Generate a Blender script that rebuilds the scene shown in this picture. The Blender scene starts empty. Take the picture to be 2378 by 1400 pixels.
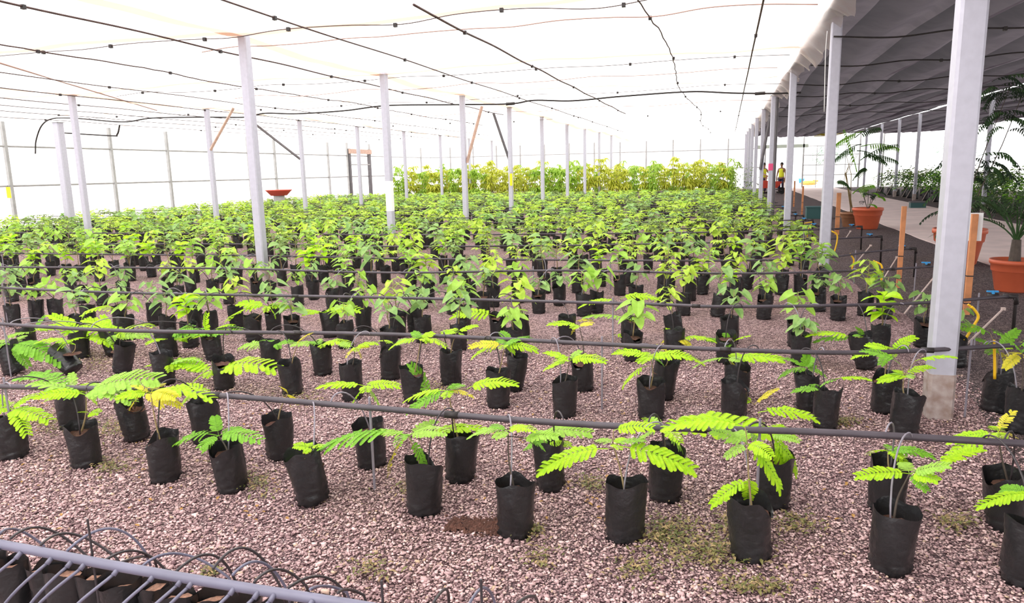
import bpy, math, random
import numpy as np
from mathutils import Vector, Matrix
R_ = random.Random(7)
S = bpy.context.scene
COL = S.collection
PI = math.pi

# ------------------------------------------------------------------ camera
W, HH, H = 2378, 1400, 1.65
_v = np.array([206., 9286.]); _a = np.array([501., -314.])
F = math.sqrt(-(_v @ _a))
_Y = np.array([_a[0], _a[1], F]); _Y /= np.linalg.norm(_Y)
_Z = -np.array([_v[0], _v[1], F]); _Z /= np.linalg.norm(_Z)
_X = np.cross(_Y, _Z)
RM = np.stack([_X, _Y, _Z])
def ray(px, py): return RM @ np.array([px - W / 2, py - HH / 2, F])
def gnd(px, py, z=0.):
    d = ray(px, py); t = (z - H) / d[2]; return Vector((d[0] * t, d[1] * t, z))
def onY(px, py, y):
    d = ray(px, py); t = y / d[1]; return Vector((d[0] * t, y, H + d[2] * t))
def proj(p):
    q = RM.T @ (np.array(p) - np.array([0, 0, H])); return W / 2 + F * q[0] / q[2], HH / 2 + F * q[1] / q[2]
cd = bpy.data.cameras.new('camera'); cam = bpy.data.objects.new('camera', cd); COL.objects.link(cam)
cx, cy, cz = RM @ np.array([1, 0, 0]), -(RM @ np.array([0, 1, 0])), -(RM @ np.array([0, 0, 1]))
cam.matrix_world = Matrix(((cx[0], cy[0], cz[0], 0), (cx[1], cy[1], cz[1], 0), (cx[2], cy[2], cz[2], H), (0, 0, 0, 1)))
cd.sensor_width = 36; cd.lens = F / W * 36; cd.clip_end = 500; cd.clip_start = .05
S.camera = cam
S.view_settings.view_transform = 'Standard'; S.view_settings.look = 'None'
S.view_settings.gamma = 1; S.view_settings.use_curve_mapping = False
S.view_settings.exposure = 0.0

# ------------------------------------------------------------------ materials
def mat(name):
    m = bpy.data.materials.new(name); m.use_nodes = True
    nt = m.node_tree; nt.nodes.clear()
    out = nt.nodes.new('ShaderNodeOutputMaterial')
    def N(t, **k):
        n = nt.nodes.new('ShaderNode' + t)
        for a, b in k.items():
            if a in n.inputs: n.inputs[a].default_value = b
            else: setattr(n, a, b)
        return n
    L = lambda a, b: nt.links.new(a, b)
    return m, N, L, out
def rgb(c): return (c[0], c[1], c[2], 1)
def ramp(N, stops):
    r = N('ValToRGB'); e = r.color_ramp.elements
    while len(e) > len(stops): e.remove(e[-1])
    while len(e) < len(stops): e.new(.5)
    for k, (p, c) in zip(e, stops): k.position = p; k.color = rgb(c)
    return r
def plain(name, c, rough=.6, metal=0., var=.0, scale=8., bump=0., bscale=40., spec=.5, c2=None):
    m, N, L, out = mat(name)
    p = N('BsdfPrincipled', Roughness=rough, Metallic=metal)
    p.inputs['Base Color'].default_value = rgb(c); p.inputs['Specular IOR Level'].default_value = spec
    L(p.outputs[0], out.inputs[0])
    tc = N('TexCoord')
    if var or c2:
        n = N('TexNoise', Scale=scale, Detail=4.); L(tc.outputs['Object'], n.inputs['Vector'])
        a = c2 if c2 else tuple(x * (1 - var) for x in c)
        r = ramp(N, [(.35, a), (.65, c)]); L(n.outputs['Fac'], r.inputs[0]); L(r.outputs[0], p.inputs['Base Color'])
    if bump:
        n2 = N('TexNoise', Scale=bscale, Detail=3.); L(tc.outputs['Object'], n2.inputs['Vector'])
        b = N('Bump', Strength=bump, Distance=.01); L(n2.outputs['Fac'], b.inputs['Height']); L(b.outputs[0], p.inputs['Normal'])
    return m
def leafmat(name, c, t=.4, c2=None):
    m, N, L, out = mat(name)
    oi = N('TexCoord'); n = N('TexNoise', Scale=14., Detail=2.); L(oi.outputs['Object'], n.inputs['Vector'])
    r = ramp(N, [(.3, c2 or tuple(x * .72 for x in c)), (.62, c)]); L(n.outputs['Fac'], r.inputs[0])
    p = N('BsdfPrincipled', Roughness=.45); p.inputs['Specular IOR Level'].default_value = .3
    tr = N('BsdfTranslucent'); mx = N('MixShader', Fac=t)
    L(r.outputs[0], p.inputs['Base Color']); L(r.outputs[0], tr.inputs['Color'])
    L(p.outputs[0], mx.inputs[1]); L(tr.outputs[0], mx.inputs[2]); L(mx.outputs[0], out.inputs[0])
    return m
def netmat(name, c, trans, transl, scale=3., c2=None, tcol=(1, 1, 1)):
    """a woven shade cloth: part open holes, part thread that glows when lit from behind"""
    m, N, L, out = mat(name)
    tc = N('TexCoord'); n = N('TexNoise', Scale=scale, Detail=5.); L(tc.outputs['Object'], n.inputs['Vector'])
    r = ramp(N, [(.35, c2 or c), (.6, c)]); L(n.outputs['Fac'], r.inputs[0])
    d = N('BsdfDiffuse'); tl = N('BsdfTranslucent'); tp = N('BsdfTransparent'); tp.inputs[0].default_value = rgb(tcol)
    L(r.outputs[0], d.inputs[0]); L(r.outputs[0], tl.inputs[0])
    m1 = N('MixShader', Fac=transl); L(d.outputs[0], m1.inputs[1]); L(tl.outputs[0], m1.inputs[2])
    m2 = N('MixShader', Fac=trans); L(m1.outputs[0], m2.inputs[1]); L(tp.outputs[0], m2.inputs[2])
    L(m2.outputs[0], out.inputs[0])
    return m
def gravelmat(name, cols, gap, sc=62., patch=None):
    m, N, L, out = mat(name)
    g = N('NewGeometry'); pos = g.outputs['Position']
    nz = N('TexNoise', Scale=30., Detail=2.); L(pos, nz.inputs['Vector'])
    ad = N('VectorMath', operation='MULTIPLY_ADD'); L(nz.outputs['Color'], ad.inputs[0]); ad.inputs[1].default_value = (.02, .02, .02); L(pos, ad.inputs[2])
    v = N('TexVoronoi', Scale=sc); L(ad.outputs[0], v.inputs['Vector'])
    ve = N('TexVoronoi', Scale=sc, feature='DISTANCE_TO_EDGE'); L(ad.outputs[0], ve.inputs['Vector'])
    v2 = N('TexVoronoi', Scale=sc * 2.3); L(ad.outputs[0], v2.inputs['Vector'])
    sp = N('SeparateColor'); L(v.outputs['Color'], sp.inputs[0])
    cr = ramp(N, cols); cr.color_ramp.interpolation = 'LINEAR'; L(sp.outputs[0], cr.inputs[0])
    sp2 = N('SeparateColor'); L(v2.outputs['Color'], sp2.inputs[0])
    mul = N('Mix', data_type='RGBA', blend_type='MULTIPLY'); mul.inputs[0].default_value = .45
    gr = ramp(N, [(0, (.45, .42, .45)), (1, (1.15, 1.1, 1.1))]); L(sp2.outputs[1], gr.inputs[0])
    L(cr.outputs[0], mul.inputs[6]); L(gr.outputs[0], mul.inputs[7])
    er = ramp(N, [(.02, (0, 0, 0)), (.17, (1, 1, 1))]); L(ve.outputs['Distance'], er.inputs[0])
    mg = N('Mix', data_type='RGBA'); L(er.outputs[0], mg.inputs[0]); mg.inputs[6].default_value = rgb(gap); L(mul.outputs[2], mg.inputs[7])
    col = mg.outputs[2]
    # broad tone patches in the stone itself (dust, dry litter)
    big = N('TexNoise', Scale=.9, Detail=6.); L(pos, big.inputs['Vector'])
    br = ramp(N, [(.44, (0, 0, 0)), (.7, (1, 1, 1))]); L(big.outputs['Fac'], br.inputs[0])
    mb = N('Mix', data_type='RGBA', blend_type='MULTIPLY'); L(br.outputs[0], mb.inputs[0]); L(col, mb.inputs[6]); mb.inputs[7].default_value = rgb(patch or (.86, .83, .74))
    p = N('BsdfPrincipled', Roughness=.85); p.inputs['Specular IOR Level'].default_value = .25
    L(mb.outputs[2], p.inputs['Base Color'])
    hb = N('Math', operation='MULTIPLY_ADD'); L(er.outputs[0], hb.inputs[0]); hb.inputs[1].default_value = .7; L(sp.outputs[1], hb.inputs[2])
    b = N('Bump', Strength=.8, Distance=.012); L(hb.outputs[0], b.inputs['Height']); L(b.outputs[0], p.inputs['Normal'])
    L(p.outputs[0], out.inputs[0])
    return m
M = {}
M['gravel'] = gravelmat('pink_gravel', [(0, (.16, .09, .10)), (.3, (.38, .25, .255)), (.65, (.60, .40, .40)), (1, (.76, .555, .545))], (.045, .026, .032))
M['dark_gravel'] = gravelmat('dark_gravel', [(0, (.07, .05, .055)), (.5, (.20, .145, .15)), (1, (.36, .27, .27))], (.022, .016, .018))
M['path'] = plain('path_concrete', (.90, .735, .695), .9, var=.16, scale=1.6, bump=.25, bscale=60)
M['sand'] = plain('outside_sand', (.80, .77, .73), .95, var=.1, scale=.3)
M['roof_net'] = netmat('white_roof_net', (.95, .93, .91), .5, .8, 1.2, (.95, .88, .85))
M['seam_net'] = netmat('double_net_seam', (.86, .66, .55), .06, .45, 2.)
M['wall_net'] = netmat('white_wall_net', (.96, .95, .94), .30, .85, 2.)
M['hem_net'] = netmat('net_hem', (.95, .87, .84), .42, .8, 6., (.93, .80, .76))
def fold_shading_net():
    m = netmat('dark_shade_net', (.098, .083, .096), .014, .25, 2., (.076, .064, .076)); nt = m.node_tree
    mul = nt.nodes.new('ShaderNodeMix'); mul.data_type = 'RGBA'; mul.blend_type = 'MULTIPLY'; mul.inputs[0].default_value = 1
    tc = nt.nodes.new('ShaderNodeTexCoord'); w = nt.nodes.new('ShaderNodeTexWave'); w.bands_direction = 'X'; w.wave_profile = 'SAW'  # saw-wave bands paint the folds' light and shade into the net colour
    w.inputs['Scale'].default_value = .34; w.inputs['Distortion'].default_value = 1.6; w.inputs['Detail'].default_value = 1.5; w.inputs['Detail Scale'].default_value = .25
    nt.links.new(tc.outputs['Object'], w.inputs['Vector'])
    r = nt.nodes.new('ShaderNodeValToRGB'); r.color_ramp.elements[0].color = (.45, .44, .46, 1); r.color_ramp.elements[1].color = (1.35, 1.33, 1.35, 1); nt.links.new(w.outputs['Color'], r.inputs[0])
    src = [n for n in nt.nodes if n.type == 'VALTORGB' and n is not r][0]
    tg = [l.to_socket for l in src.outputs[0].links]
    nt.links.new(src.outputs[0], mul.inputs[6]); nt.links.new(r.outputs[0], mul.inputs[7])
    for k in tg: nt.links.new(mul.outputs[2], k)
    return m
M['dark_net'] = fold_shading_net()
M['rope_white'] = plain('white_rope', (.8, .8, .8), .7)
M['steel'] = plain('galvanised_steel', (.50, .495, .575), .45, .3, var=.08, scale=18., bump=.03, bscale=60)
M['rail_steel'] = plain('rail_steel', (.40, .40, .40), .5, .3, var=.15, scale=6.)
M['rust'] = plain('stained_footing', (.30, .215, .185), .85, c2=(.46, .39, .375), scale=14., bump=.2)
M['brace_wood'] = plain('brace_wood', (.62, .42, .34), .75, var=.25, scale=10.)
M['brace_dark'] = plain('brace_dark_steel', (.13, .12, .13), .5, .4, var=.2)
M['plastic'] = plain('black_film', (.023, .0225, .0245), .34, 0, var=.35, scale=9., bump=.9, bscale=18., spec=.5)
M['pipe'] = plain('irrigation_pipe', (.085, .07, .085), .45, 0, var=.35, scale=5., spec=.4)
M['tube_dark'] = plain('dark_drip_tube', (.05, .04, .045), .5, 0, var=.3)
M['pipe_grey'] = plain('grey_pipe', (.17, .165, .235), .42, 0, var=.25, scale=5., spec=.5)
M['tube_grey'] = plain('grey_drip_tube', (.30, .27, .32), .5, 0, var=.3, scale=3.)
M['hose'] = plain('black_hose', (.02, .015, .015), .55)
M['wire'] = plain('roof_wire', (.10, .055, .05), .6, .2, var=.4)
M['wire_pale'] = plain('pale_cord', (.45, .28, .24), .7, 0)
M['blue'] = plain('blue_valve_plastic', (.03, .28, .62), .4)
M['yellow'] = plain('yellow_plastic', (.85, .50, .01), .45)
M['card'] = plain('yellow_card', (.95, .72, .01), .6)
M['white'] = plain('white_paint', (.85, .85, .85), .5)
M['pink'] = plain('pink_tape', (.75, .08, .22), .6)
M['stake_wood'] = plain('orange_stake_wood', (.66, .27, .115), .7, var=.28, scale=7., bump=.15)
M['cane'] = plain('pale_cane', (.56, .44, .40), .7, var=.2)
M['terracotta'] = plain('terracotta_plastic', (.62, .125, .055), .5, var=.12, scale=4.)
M['terracotta_old'] = plain('brown_pot', (.33, .15, .075), .6, var=.3, scale=4.)
M['soil'] = plain('red_brown_soil', (.12, .05, .035), .95, var=.5, scale=40., bump=.8, bscale=70)
M['soil_pale'] = plain('pale_bag_soil', (.36, .19, .13), .95, var=.45, scale=50., bump=.8, bscale=70)
M['stem'] = plain('green_brown_stem', (.34, .25, .12), .7, var=.3, scale=20.)
M['stem_dark'] = plain('dark_stem', (.10, .075, .06), .7, var=.3, scale=20.)
M['leaf_g'] = leafmat('lime_leaf', (.54, .82, .025), .42, (.38, .70, .025))
M['leaf_y'] = leafmat('yellow_leaf', (.80, .70, .06), .4, (.62, .62, .05))
M['leaf_d'] = leafmat('mid_green_leaf', (.24, .54, .04), .35)
M['leaf_p'] = leafmat('pale_green_leaf', (.42, .70, .10), .4)
M['leaf_h'] = leafmat('heart_leaf', (.36, .56, .17), .4, (.20, .38, .11))
M['leaf_l'] = leafmat('light_leaf', (.58, .78, .09), .42, (.34, .54, .05))
M['leaf_o'] = leafmat('olive_leaf', (.25, .36, .08), .35, (.12, .20, .04))
M['leaf_t'] = leafmat('tall_leaf', (.66, .70, .09), .45, (.40, .44, .04))
M['leaf_t2'] = leafmat('tall_leaf_green', (.44, .64, .09), .45, (.26, .44, .05))
M['leaf_k'] = leafmat('dark_palm_leaf', (.035, .065, .035), .25)
M['leaf_k2'] = leafmat('deep_green_leaf', (.07, .15, .05), .25)
M['leaf_dry'] = leafmat('dry_leaf', (.55, .30, .08), .3)
M['weed'] = leafmat('weed_leaf', (.24, .22, .075), .25, (.12, .15, .045))
M['litter'] = plain('dry_litter', (.42, .30, .14), .9, c2=(.18, .13, .06), scale=30.)
M['teal'] = plain('teal_plastic', (.03, .10, .10), .5)
M['vest'] = plain('hi_vis_vest', (.80, .85, .03), .7)
M['trouser'] = plain('navy_trousers', (.03, .03, .08), .8)
M['skin'] = plain('skin', (.30, .16, .10), .6)
M['hair'] = plain('dark_hair', (.02, .015, .012), .7)
M['red'] = plain('red_paint', (.65, .08, .05), .45)
M['rubber'] = plain('black_rubber', (.02, .02, .02), .8)
M['sack'] = plain('orange_sack', (.75, .42, .10), .8, var=.3)
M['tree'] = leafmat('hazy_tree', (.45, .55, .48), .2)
M['yellow_net'] = netmat('yellow_net', (.55, .45, .02), .1, .6)
M['grey_beam'] = plain('grey_green_beam', (.30, .33, .28), .6)

# ------------------------------------------------------------------ mesh building
class MB:
    def __init__(s): s.v = []; s.f = []; s.m = []
    def add(s, vs, fs, mi=0):
        o = len(s.v); s.v.extend([tuple(p) for p in vs]); s.f.extend([tuple(i + o for i in f) for f in fs]); s.m.extend([mi] * len(fs)); return s
    def box(s, a, b, mi=0):
        x0, y0, z0 = a; x1, y1, z1 = b
        v = [(x0, y0, z0), (x1, y0, z0), (x1, y1, z0), (x0, y1, z0), (x0, y0, z1), (x1, y0, z1), (x1, y1, z1), (x0, y1, z1)]
        return s.add(v, [(0, 3, 2, 1), (4, 5, 6, 7), (0, 1, 5, 4), (1, 2, 6, 5), (2, 3, 7, 6), (3, 0, 4, 7)], mi)
    def tube(s, pts, r, n=8, mi=0, cap=True):
        pts = [Vector(p) for p in pts]; rs = r if isinstance(r, (list, tuple)) else [r] * len(pts)
        vs = []; fs = []; up = Vector((0, 0, 1)); prev = None
        for i, p in enumerate(pts):
            d = (pts[min(i + 1, len(pts) - 1)] - pts[max(i - 1, 0)])
            if d.length < 1e-9: d = Vector((0, 0, 1))
            d.normalize()
            if prev is None:
                a = up if abs(d.z) < .95 else Vector((1, 0, 0)); u = d.cross(a).normalized()
            else:
                u = (prev - d * prev.dot(d)); u = u.normalized() if u.length > 1e-6 else d.orthogonal().normalized()
            prev = u; w = d.cross(u)
            for k in range(n):
                t = 2 * PI * k / n; vs.append(p + (u * math.cos(t) + w * math.sin(t)) * rs[i])
        for i in range(len(pts) - 1):
            for k in range(n):
                a, b = i * n + k, i * n + (k + 1) % n; fs.append((a, b, b + n, a + n))
        if cap:
            fs.append(tuple(range(n - 1, -1, -1))); fs.append(tuple((len(pts) - 1) * n + k for k in range(n)))
        return s.add(vs, fs, mi)
    def lathe(s, prof, n=24, c=(0, 0, 0), mi=0, wob=None):
        vs = []; fs = []
        for i, (r, z) in enumerate(prof):
            for k in range(n):
                t = 2 * PI * k / n; rr = r * (wob(t, z) if wob else 1)
                vs.append((c[0] + rr * math.cos(t), c[1] + rr * math.sin(t), c[2] + z))
        for i in range(len(prof) - 1):
            for k in range(n):
                a, b = i * n + k, i * n + (k + 1) % n; fs.append((a, b, b + n, a + n))
        return s.add(vs, fs, mi)
    def mesh(s, name, mats, smooth=False):
        me = bpy.data.meshes.new(name); me.from_pydata(s.v, [], s.f)
        for m in mats: me.materials.append(M[m] if isinstance(m, str) else m)
        if len(mats) > 1: me.polygons.foreach_set('material_index', s.m)
        if smooth: me.polygons.foreach_set('use_smooth', [True] * len(me.polygons))
        me.update(); return me
def ob(name, me, parent=None, loc=None, rot=None, sc=None):
    o = bpy.data.objects.new(name, me); COL.objects.link(o)
    if parent: o.parent = parent
    if loc is not None: o.location = loc
    if rot is not None: o.rotation_euler = rot
    if sc is not None: o.scale = (sc, sc, sc) if not hasattr(sc, '__len__') else sc
    return o
def tag(o, label=None, cat=None, group=None, kind=None):
    if label: o['label'] = label
    if cat: o['category'] = cat
    if group: o['group'] = group
    if kind: o['kind'] = kind
    return o
def thing(name, label, cat, loc=(0, 0, 0), rot=(0, 0, 0), group=None):
    return tag(ob(name, None, None, loc, rot), label, cat, group)
def part(name, mb, m, parent, smooth=False, label=None, loc=None, rot=None):
    o = ob(name, mb.mesh(name, [m] if isinstance(m, str) else m, smooth), parent, loc, rot)
    if label: o['label'] = label
    return o
ONES = 'zeroth first second third fourth fifth sixth seventh eighth ninth tenth eleventh twelfth thirteenth fourteenth fifteenth sixteenth seventeenth eighteenth nineteenth'.split()
TENS = {2: 'twent', 3: 'thirt', 4: 'fort', 5: 'fift', 6: 'sixt', 7: 'sevent', 8: 'eight', 9: 'ninet'}
def ordinal(n):
    if n < 20: return ONES[n]
    t, u = divmod(n, 10)
    return TENS[t] + ('ieth' if u == 0 else 'y-' + ONES[u])
def bez(a, b, c, d, n=12):
    a, b, c, d = map(Vector, (a, b, c, d)); o = []
    for i in range(n + 1):
        t = i / n; o.append(a * (1 - t)**3 + b * 3 * t * (1 - t)**2 + c * 3 * t * t * (1 - t) + d * t**3)
    return o
def smooth_path(pts, k=5):
    """Catmull-Rom through the points"""
    p = [Vector(q) for q in pts]; p = [p[0] * 2 - p[1]] + p + [p[-1] * 2 - p[-2]]; o = []
    for i in range(1, len(p) - 2):
        for j in range(k):
            t = j / k; a, b, c, d = p[i - 1:i + 3]
            o.append(.5 * ((2 * b) + (c - a) * t + (2 * a - 5 * b + 4 * c - d) * t * t + (3 * b - a - 3 * c + d) * t**3))
    o.append(p[-2]); return o

# ------------------------------------------------------------------ prototypes: grow bag, soil, fronds, foliage
BH, BR = .26, .084
def bag_mesh(seed, n=34, rows=18, hgt=BH, r0=BR, fold=0.):
    rd = random.Random(seed); mb = MB(); ph = [rd.uniform(0, 6.28) for _ in range(8)]
    oval = rd.uniform(.90, 1.06); dip = rd.uniform(0, 6.28); dipd = rd.uniform(.015, .05) + fold
    prof = []; vs = []; fs = []
    for i in range(rows + 1):
        t = i / rows
        for k in range(n):
            a = 2 * PI * k / n
            low = max(0, 1 - t * 2.6)
            r = r0 * (.90 + .10 * t + .015 * math.sin(PI * t))
            r *= 1 + .028 * math.sin(3 * a + ph[0] + 4 * t) + .018 * math.sin(5 * a + ph[1] - 6 * t) + .012 * math.sin(9 * a + ph[2] + 3 * t)
            r += (low * .0095 + .0014) * (1 - 2 * abs(math.sin(7.5 * t * PI + 1.1 * math.sin(2 * a + ph[3]) + .6 * math.sin(5 * a + ph[5]) + ph[4])))
            r += .0035 * (1 - 2 * abs(math.sin(1.5 * a + 2.2 * t + ph[5]))) * (.3 + t)
            if i == 0: r *= .93
            z = hgt * t
            if t > .72:
                w = max(0, math.cos((a - dip))) ** 3
                z -= dipd * w * (t - .72) / .28 * 1.0
                z += (t - .72) / .28 * .008 * math.sin(4 * a + ph[6])
                r += w * .006 * (t - .72) / .28
            vs.append((r * math.cos(a) * oval, r * math.sin(a) / oval, z))
    for i in range(rows):
        for k in range(n):
            a, b = i * n + k, i * n + (k + 1) % n; fs.append((a, b, b + n, a + n))
    fs.append(tuple(range(n - 1, -1, -1)))
    # inner lining down to the soil
    top = rows * n; o = len(vs)
    for k in range(n):
        vs.append(vs[top + k])
    for k in range(n):
        x, y, z = vs[top + k]; vs.append((x * .90, y * .90, hgt * .70))
    for k in range(n):
        k2 = (k + 1) % n
        fs.append((o + k, o + k2, o + n + k2, o + n + k))
    return mb.add(vs, fs).mesh('grow_bag', ['plastic'], True)
def soil_mesh(seed, r=BR * .84, z=BH * .80, m='soil'):
    rd = random.Random(seed); mb = MB(); vs = [(0, 0, z + .006)]; fs = []; n = 16
    for j, q in enumerate((.4, .75, 1.0)):
        for k in range(n):
            a = 2 * PI * k / n; vs.append((r * q * math.cos(a), r * q * math.sin(a), z + rd.uniform(-.006, .008) - .004 * j))
    for k in range(n):
        fs.append((0, 1 + k, 1 + (k + 1) % n))
        for j in range(2):
            a, b = 1 + j * n + k, 1 + j * n + (k + 1) % n; fs.append((a, a + n, b + n, b))
    return mb.add(vs, fs).mesh('soil', [m], True)
BAGS = [bag_mesh(i, fold=.045 if i in (2, 5, 8) else 0) for i in range(10)]
SOILS = [soil_mesh(i) for i in range(4)]
BAG_LOW = [bag_mesh(40 + i, 12, 4) for i in range(3)]

def frond_mesh(seed, m, pairs=11, teeth=13, sparse=False):
    """a twice-divided feathery leaf of unit length along +X"""
    rd = random.Random(seed); mb = MB(); arch = rd.uniform(.05, .11); drop = rd.uniform(.02, .10); sway = rd.uniform(-.06, .06)
    def rach(t): return Vector((t, sway * t * t, arch * 4 * t * (1 - t) - drop * t * t + 0))
    pts = [rach(i / 12) for i in range(13)]
    mb.tube(pts, [.008 - .006 * i / 12 for i in range(13)], 5)
    t0 = rd.uniform(.12, .2)
    for j in range(pairs):
        t = t0 + (1 - t0) * (j + .5) / pairs
        for sd in (-1, 1):
            if sparse and rd.random() < .3: continue
            prof = .62 + .38 * math.sin(PI * min(1, (t - t0) / (1 - t0) * 1.05) ** .8)
            ln = (.26 if not sparse else .19) * prof * rd.uniform(.9, 1.1); wd = (.041 if not sparse else .034) * rd.uniform(.9, 1.12)
            ang = math.radians(74 - 30 * t + rd.uniform(-6, 6)); dp = rd.uniform(.10, .34)
            d = Vector((math.cos(ang), sd * math.sin(ang), 0)); q = Vector((-d.y, d.x, 0)); b = rach(t)
            vs = []; fs = []; tt = teeth
            for i in range(tt + 1):
                s = i / tt; p = b + d * ln * s + Vector((0, 0, -dp * ln * s * s + .05 * ln * s))
                w = wd * (.35 + .65 * min(1, s * 7)) * (1 if s < .82 else 1 - ((s - .82) / .18) ** 2 * .65)
                lift = Vector((0, 0, .22 * w))
                vs += [p, p + q * w + lift, p - q * w + lift]
                if i < tt:                                  # the notch between two leaflets
                    p2 = b + d * ln * (s + .62 / tt) + Vector((0, 0, -dp * ln * s * s + .05 * ln * s)); e = w * .55
                    vs += [p2, p2 + q * e, p2 - q * e]
            for i in range(2 * tt):
                a = i * 3
                fs.append((a, a + 1, a + 4, a + 3)); fs.append((a, a + 3, a + 5, a + 2))
            mb.add(vs, fs)
    return mb.mesh('frond', [m])
FR = {c: [frond_mesh(i + 10 * k, 'leaf_' + c, 11 + i, 13, sparse=(c == 'y' and i % 2 == 0)) for i in range(4)] for k, c in enumerate('gydp')}

def leaf(mb, base, d, ln, wd, droop=.3, shape='heart', mi=0, roll=0., seg=5):
    """one blade with a folded midrib; d = direction it points to"""
    d = Vector(d).normalized(); side = d.cross(Vector((0, 0, 1)))
    side = side.normalized() if side.length > 1e-4 else Vector((1, 0, 0))
    up = side.cross(d).normalized(); side = side * math.cos(roll) + up * math.sin(roll); up = side.cross(d)
    vs = []; fs = []
    for i in range(seg + 1):
        s = i / seg
        w = {'heart': (1.0 - s) ** .55 * (.72 + .9 * s if s < .3 else 1.0) if s < 1 else 0,
             'ell': math.sin(PI * min(1, s * .97 + .015)) ** .8, 'lance': math.sin(PI * s ** .8) ** 1.1}[shape] * wd * .5
        p = Vector(base) + d * ln * s - Vector((0, 0, 1)) * droop * ln * s * s + up * 0
        back = d * (-.16 * ln if (shape == 'heart' and i == 0) else 0)
        l = up * (w * .25)
        vs += [p, p + side * w + l + back, p - side * w + l + back]
    for i in range(seg):
        a = i * 3; fs += [(a, a + 1, a + 4, a + 3), (a, a + 3, a + 5, a + 2)]
    mb.add(vs, fs, mi)
def foliage_mesh(kind, seed, hgt, m, seg=5, k=1.):
    """foliage over a stem of the given height, origin at the soil"""
    rd = random.Random(seed); mb = MB()
    if kind == 'heart':
        n = rd.randint(9, 12)
        for i in range(n):
            z = hgt * (.45 + .58 * i / n); a = i * 2.4 + rd.uniform(-.4, .4); el = rd.uniform(-.1, .6)
            d = Vector((math.cos(a), math.sin(a), el)); pb = Vector((0, 0, z)); pe = pb + d * rd.uniform(.035, .085)
            mb.tube([pb, pe], .0022, 4); ln = rd.uniform(.075, .12) * k
            leaf(mb, pe, (d.x, d.y, rd.uniform(-.9, -.1)), ln, ln * .95, .2, 'heart', 0, rd.uniform(-.5, .5), seg)
    elif kind == 'ell':
        n = rd.randint(12, 16)
        for i in range(n):
            z = hgt * (.42 + .62 * i / n); a = i * 2.4 + rd.uniform(-.4, .4)
            d = Vector((math.cos(a), math.sin(a), rd.uniform(.0, .8))); ln = rd.uniform(.10, .17) * k
            leaf(mb, (0, 0, z), d, ln, ln * .46, .5, 'ell', 0, rd.uniform(-.5, .5), seg)
    elif kind == 'palm':      # fan of leaflets on long petioles
        n = rd.randint(7, 10)
        for i in range(n):
            z = hgt * (.5 + .5 * i / n); a = i * 2.4 + rd.uniform(-.4, .4); d = Vector((math.cos(a), math.sin(a), rd.uniform(.1, .7)))
            pe = Vector((0, 0, z)) + d * rd.uniform(.06, .11); mb.tube([(0, 0, z), pe], .0022, 4)
            for j in range(5):
                b = a + (j - 2) * .55; ln = rd.uniform(.075, .11) * k * (1 if j in (1, 2, 3) else .75)
                leaf(mb, pe, (math.cos(b), math.sin(b), rd.uniform(-.15, .25)), ln, ln * .36, .35, 'ell', 0, rd.uniform(-.3, .3), max(3, seg - 1))
    return mb.mesh('foliage', [m])
def stem_mesh(seed, hgt, m='stem', r=.005):
    rd = random.Random(seed); p = [(0, 0, 0)]
    for i in range(1, 5): p.append((rd.uniform(-.008, .008), rd.uniform(-.008, .008), hgt * i / 4))
    return MB().tube(p, [r, r * .9, r * .8, r * .7, r * .5], 6).mesh('stem', [m], True)
HF = {}
for kind, ms in (('heart', ['leaf_h', 'leaf_p', 'leaf_h', 'leaf_l']), ('ell', ['leaf_l', 'leaf_g', 'leaf_h', 'leaf_p']), ('palm', ['leaf_l', 'leaf_p', 'leaf_l', 'leaf_o'])):
    HF[kind] = []
    for i, m in enumerate(ms):
        h = .20 + .045 * i
        HF[kind].append((foliage_mesh(kind, 100 + i, h, m), stem_mesh(i, h), h))

# ------------------------------------------------------------------ the setting
def grid_mesh(name, x0, x1, y0, y1, nx, ny, zf, m, smooth=True):
    vs = [(x0 + (x1 - x0) * i / nx, y0 + (y1 - y0) * j / ny, 0) for j in range(ny + 1) for i in range(nx + 1)]
    vs = [(x, y, zf(x, y)) for x, y, _ in vs]
    fs = [(j * (nx + 1) + i, j * (nx + 1) + i + 1, (j + 1) * (nx + 1) + i + 1, (j + 1) * (nx + 1) + i) for j in range(ny) for i in range(nx)]
    return MB().add(vs, fs).mesh(name, [m], smooth)
def struct(name, me, label=None):
    o = ob(name, me); o['kind'] = 'structure'
    if label: o['label'] = label
    return o
XW, YB, ZR, XA, XS, XE = -23.8, 57., 3.72, 1.35, 7.75, 14.
def edgeX(y): return 1.75 + .12 * math.sin(y * .9) + .07 * math.sin(y * 2.3 + 1)
vs = []; fs = []
N_ = 120
for j in range(N_ + 1):
    y = -6 + (YB + 6) * j / N_; vs += [(XW - .4, y, 0), (edgeX(y), y, 0)]
for j in range(N_): fs.append((2 * j, 2 * j + 1, 2 * j + 3, 2 * j + 2))
struct('floor', MB().add(vs, fs).mesh('floor', ['gravel']), 'pinkish gravel bed under the seedlings')
def shoulder(x):
    return 0.0
vs = []; fs = []
for j in range(N_ + 1):
    y = -6 + (YB + 6) * j / N_; vs += [(edgeX(y), y, 0), (4.08 + .03 * math.sin(y * 1.7), y, 0)]
for j in range(N_): fs.append((2 * j, 2 * j + 1, 2 * j + 3, 2 * j + 2))
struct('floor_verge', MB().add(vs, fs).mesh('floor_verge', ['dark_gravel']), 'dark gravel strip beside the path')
struct('floor_path', MB().box((4.08, -6, -.1), (7.27, YB, .012)).mesh('floor_path', ['path']), 'pale pinkish concrete path in the shaded aisle')
struct('floor_far_side', grid_mesh('floor_far_side', 7.27, XE + 1, -6, YB, 1, 1, lambda x, y: 0, 'dark_gravel'), 'dark ground beyond the path')
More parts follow.
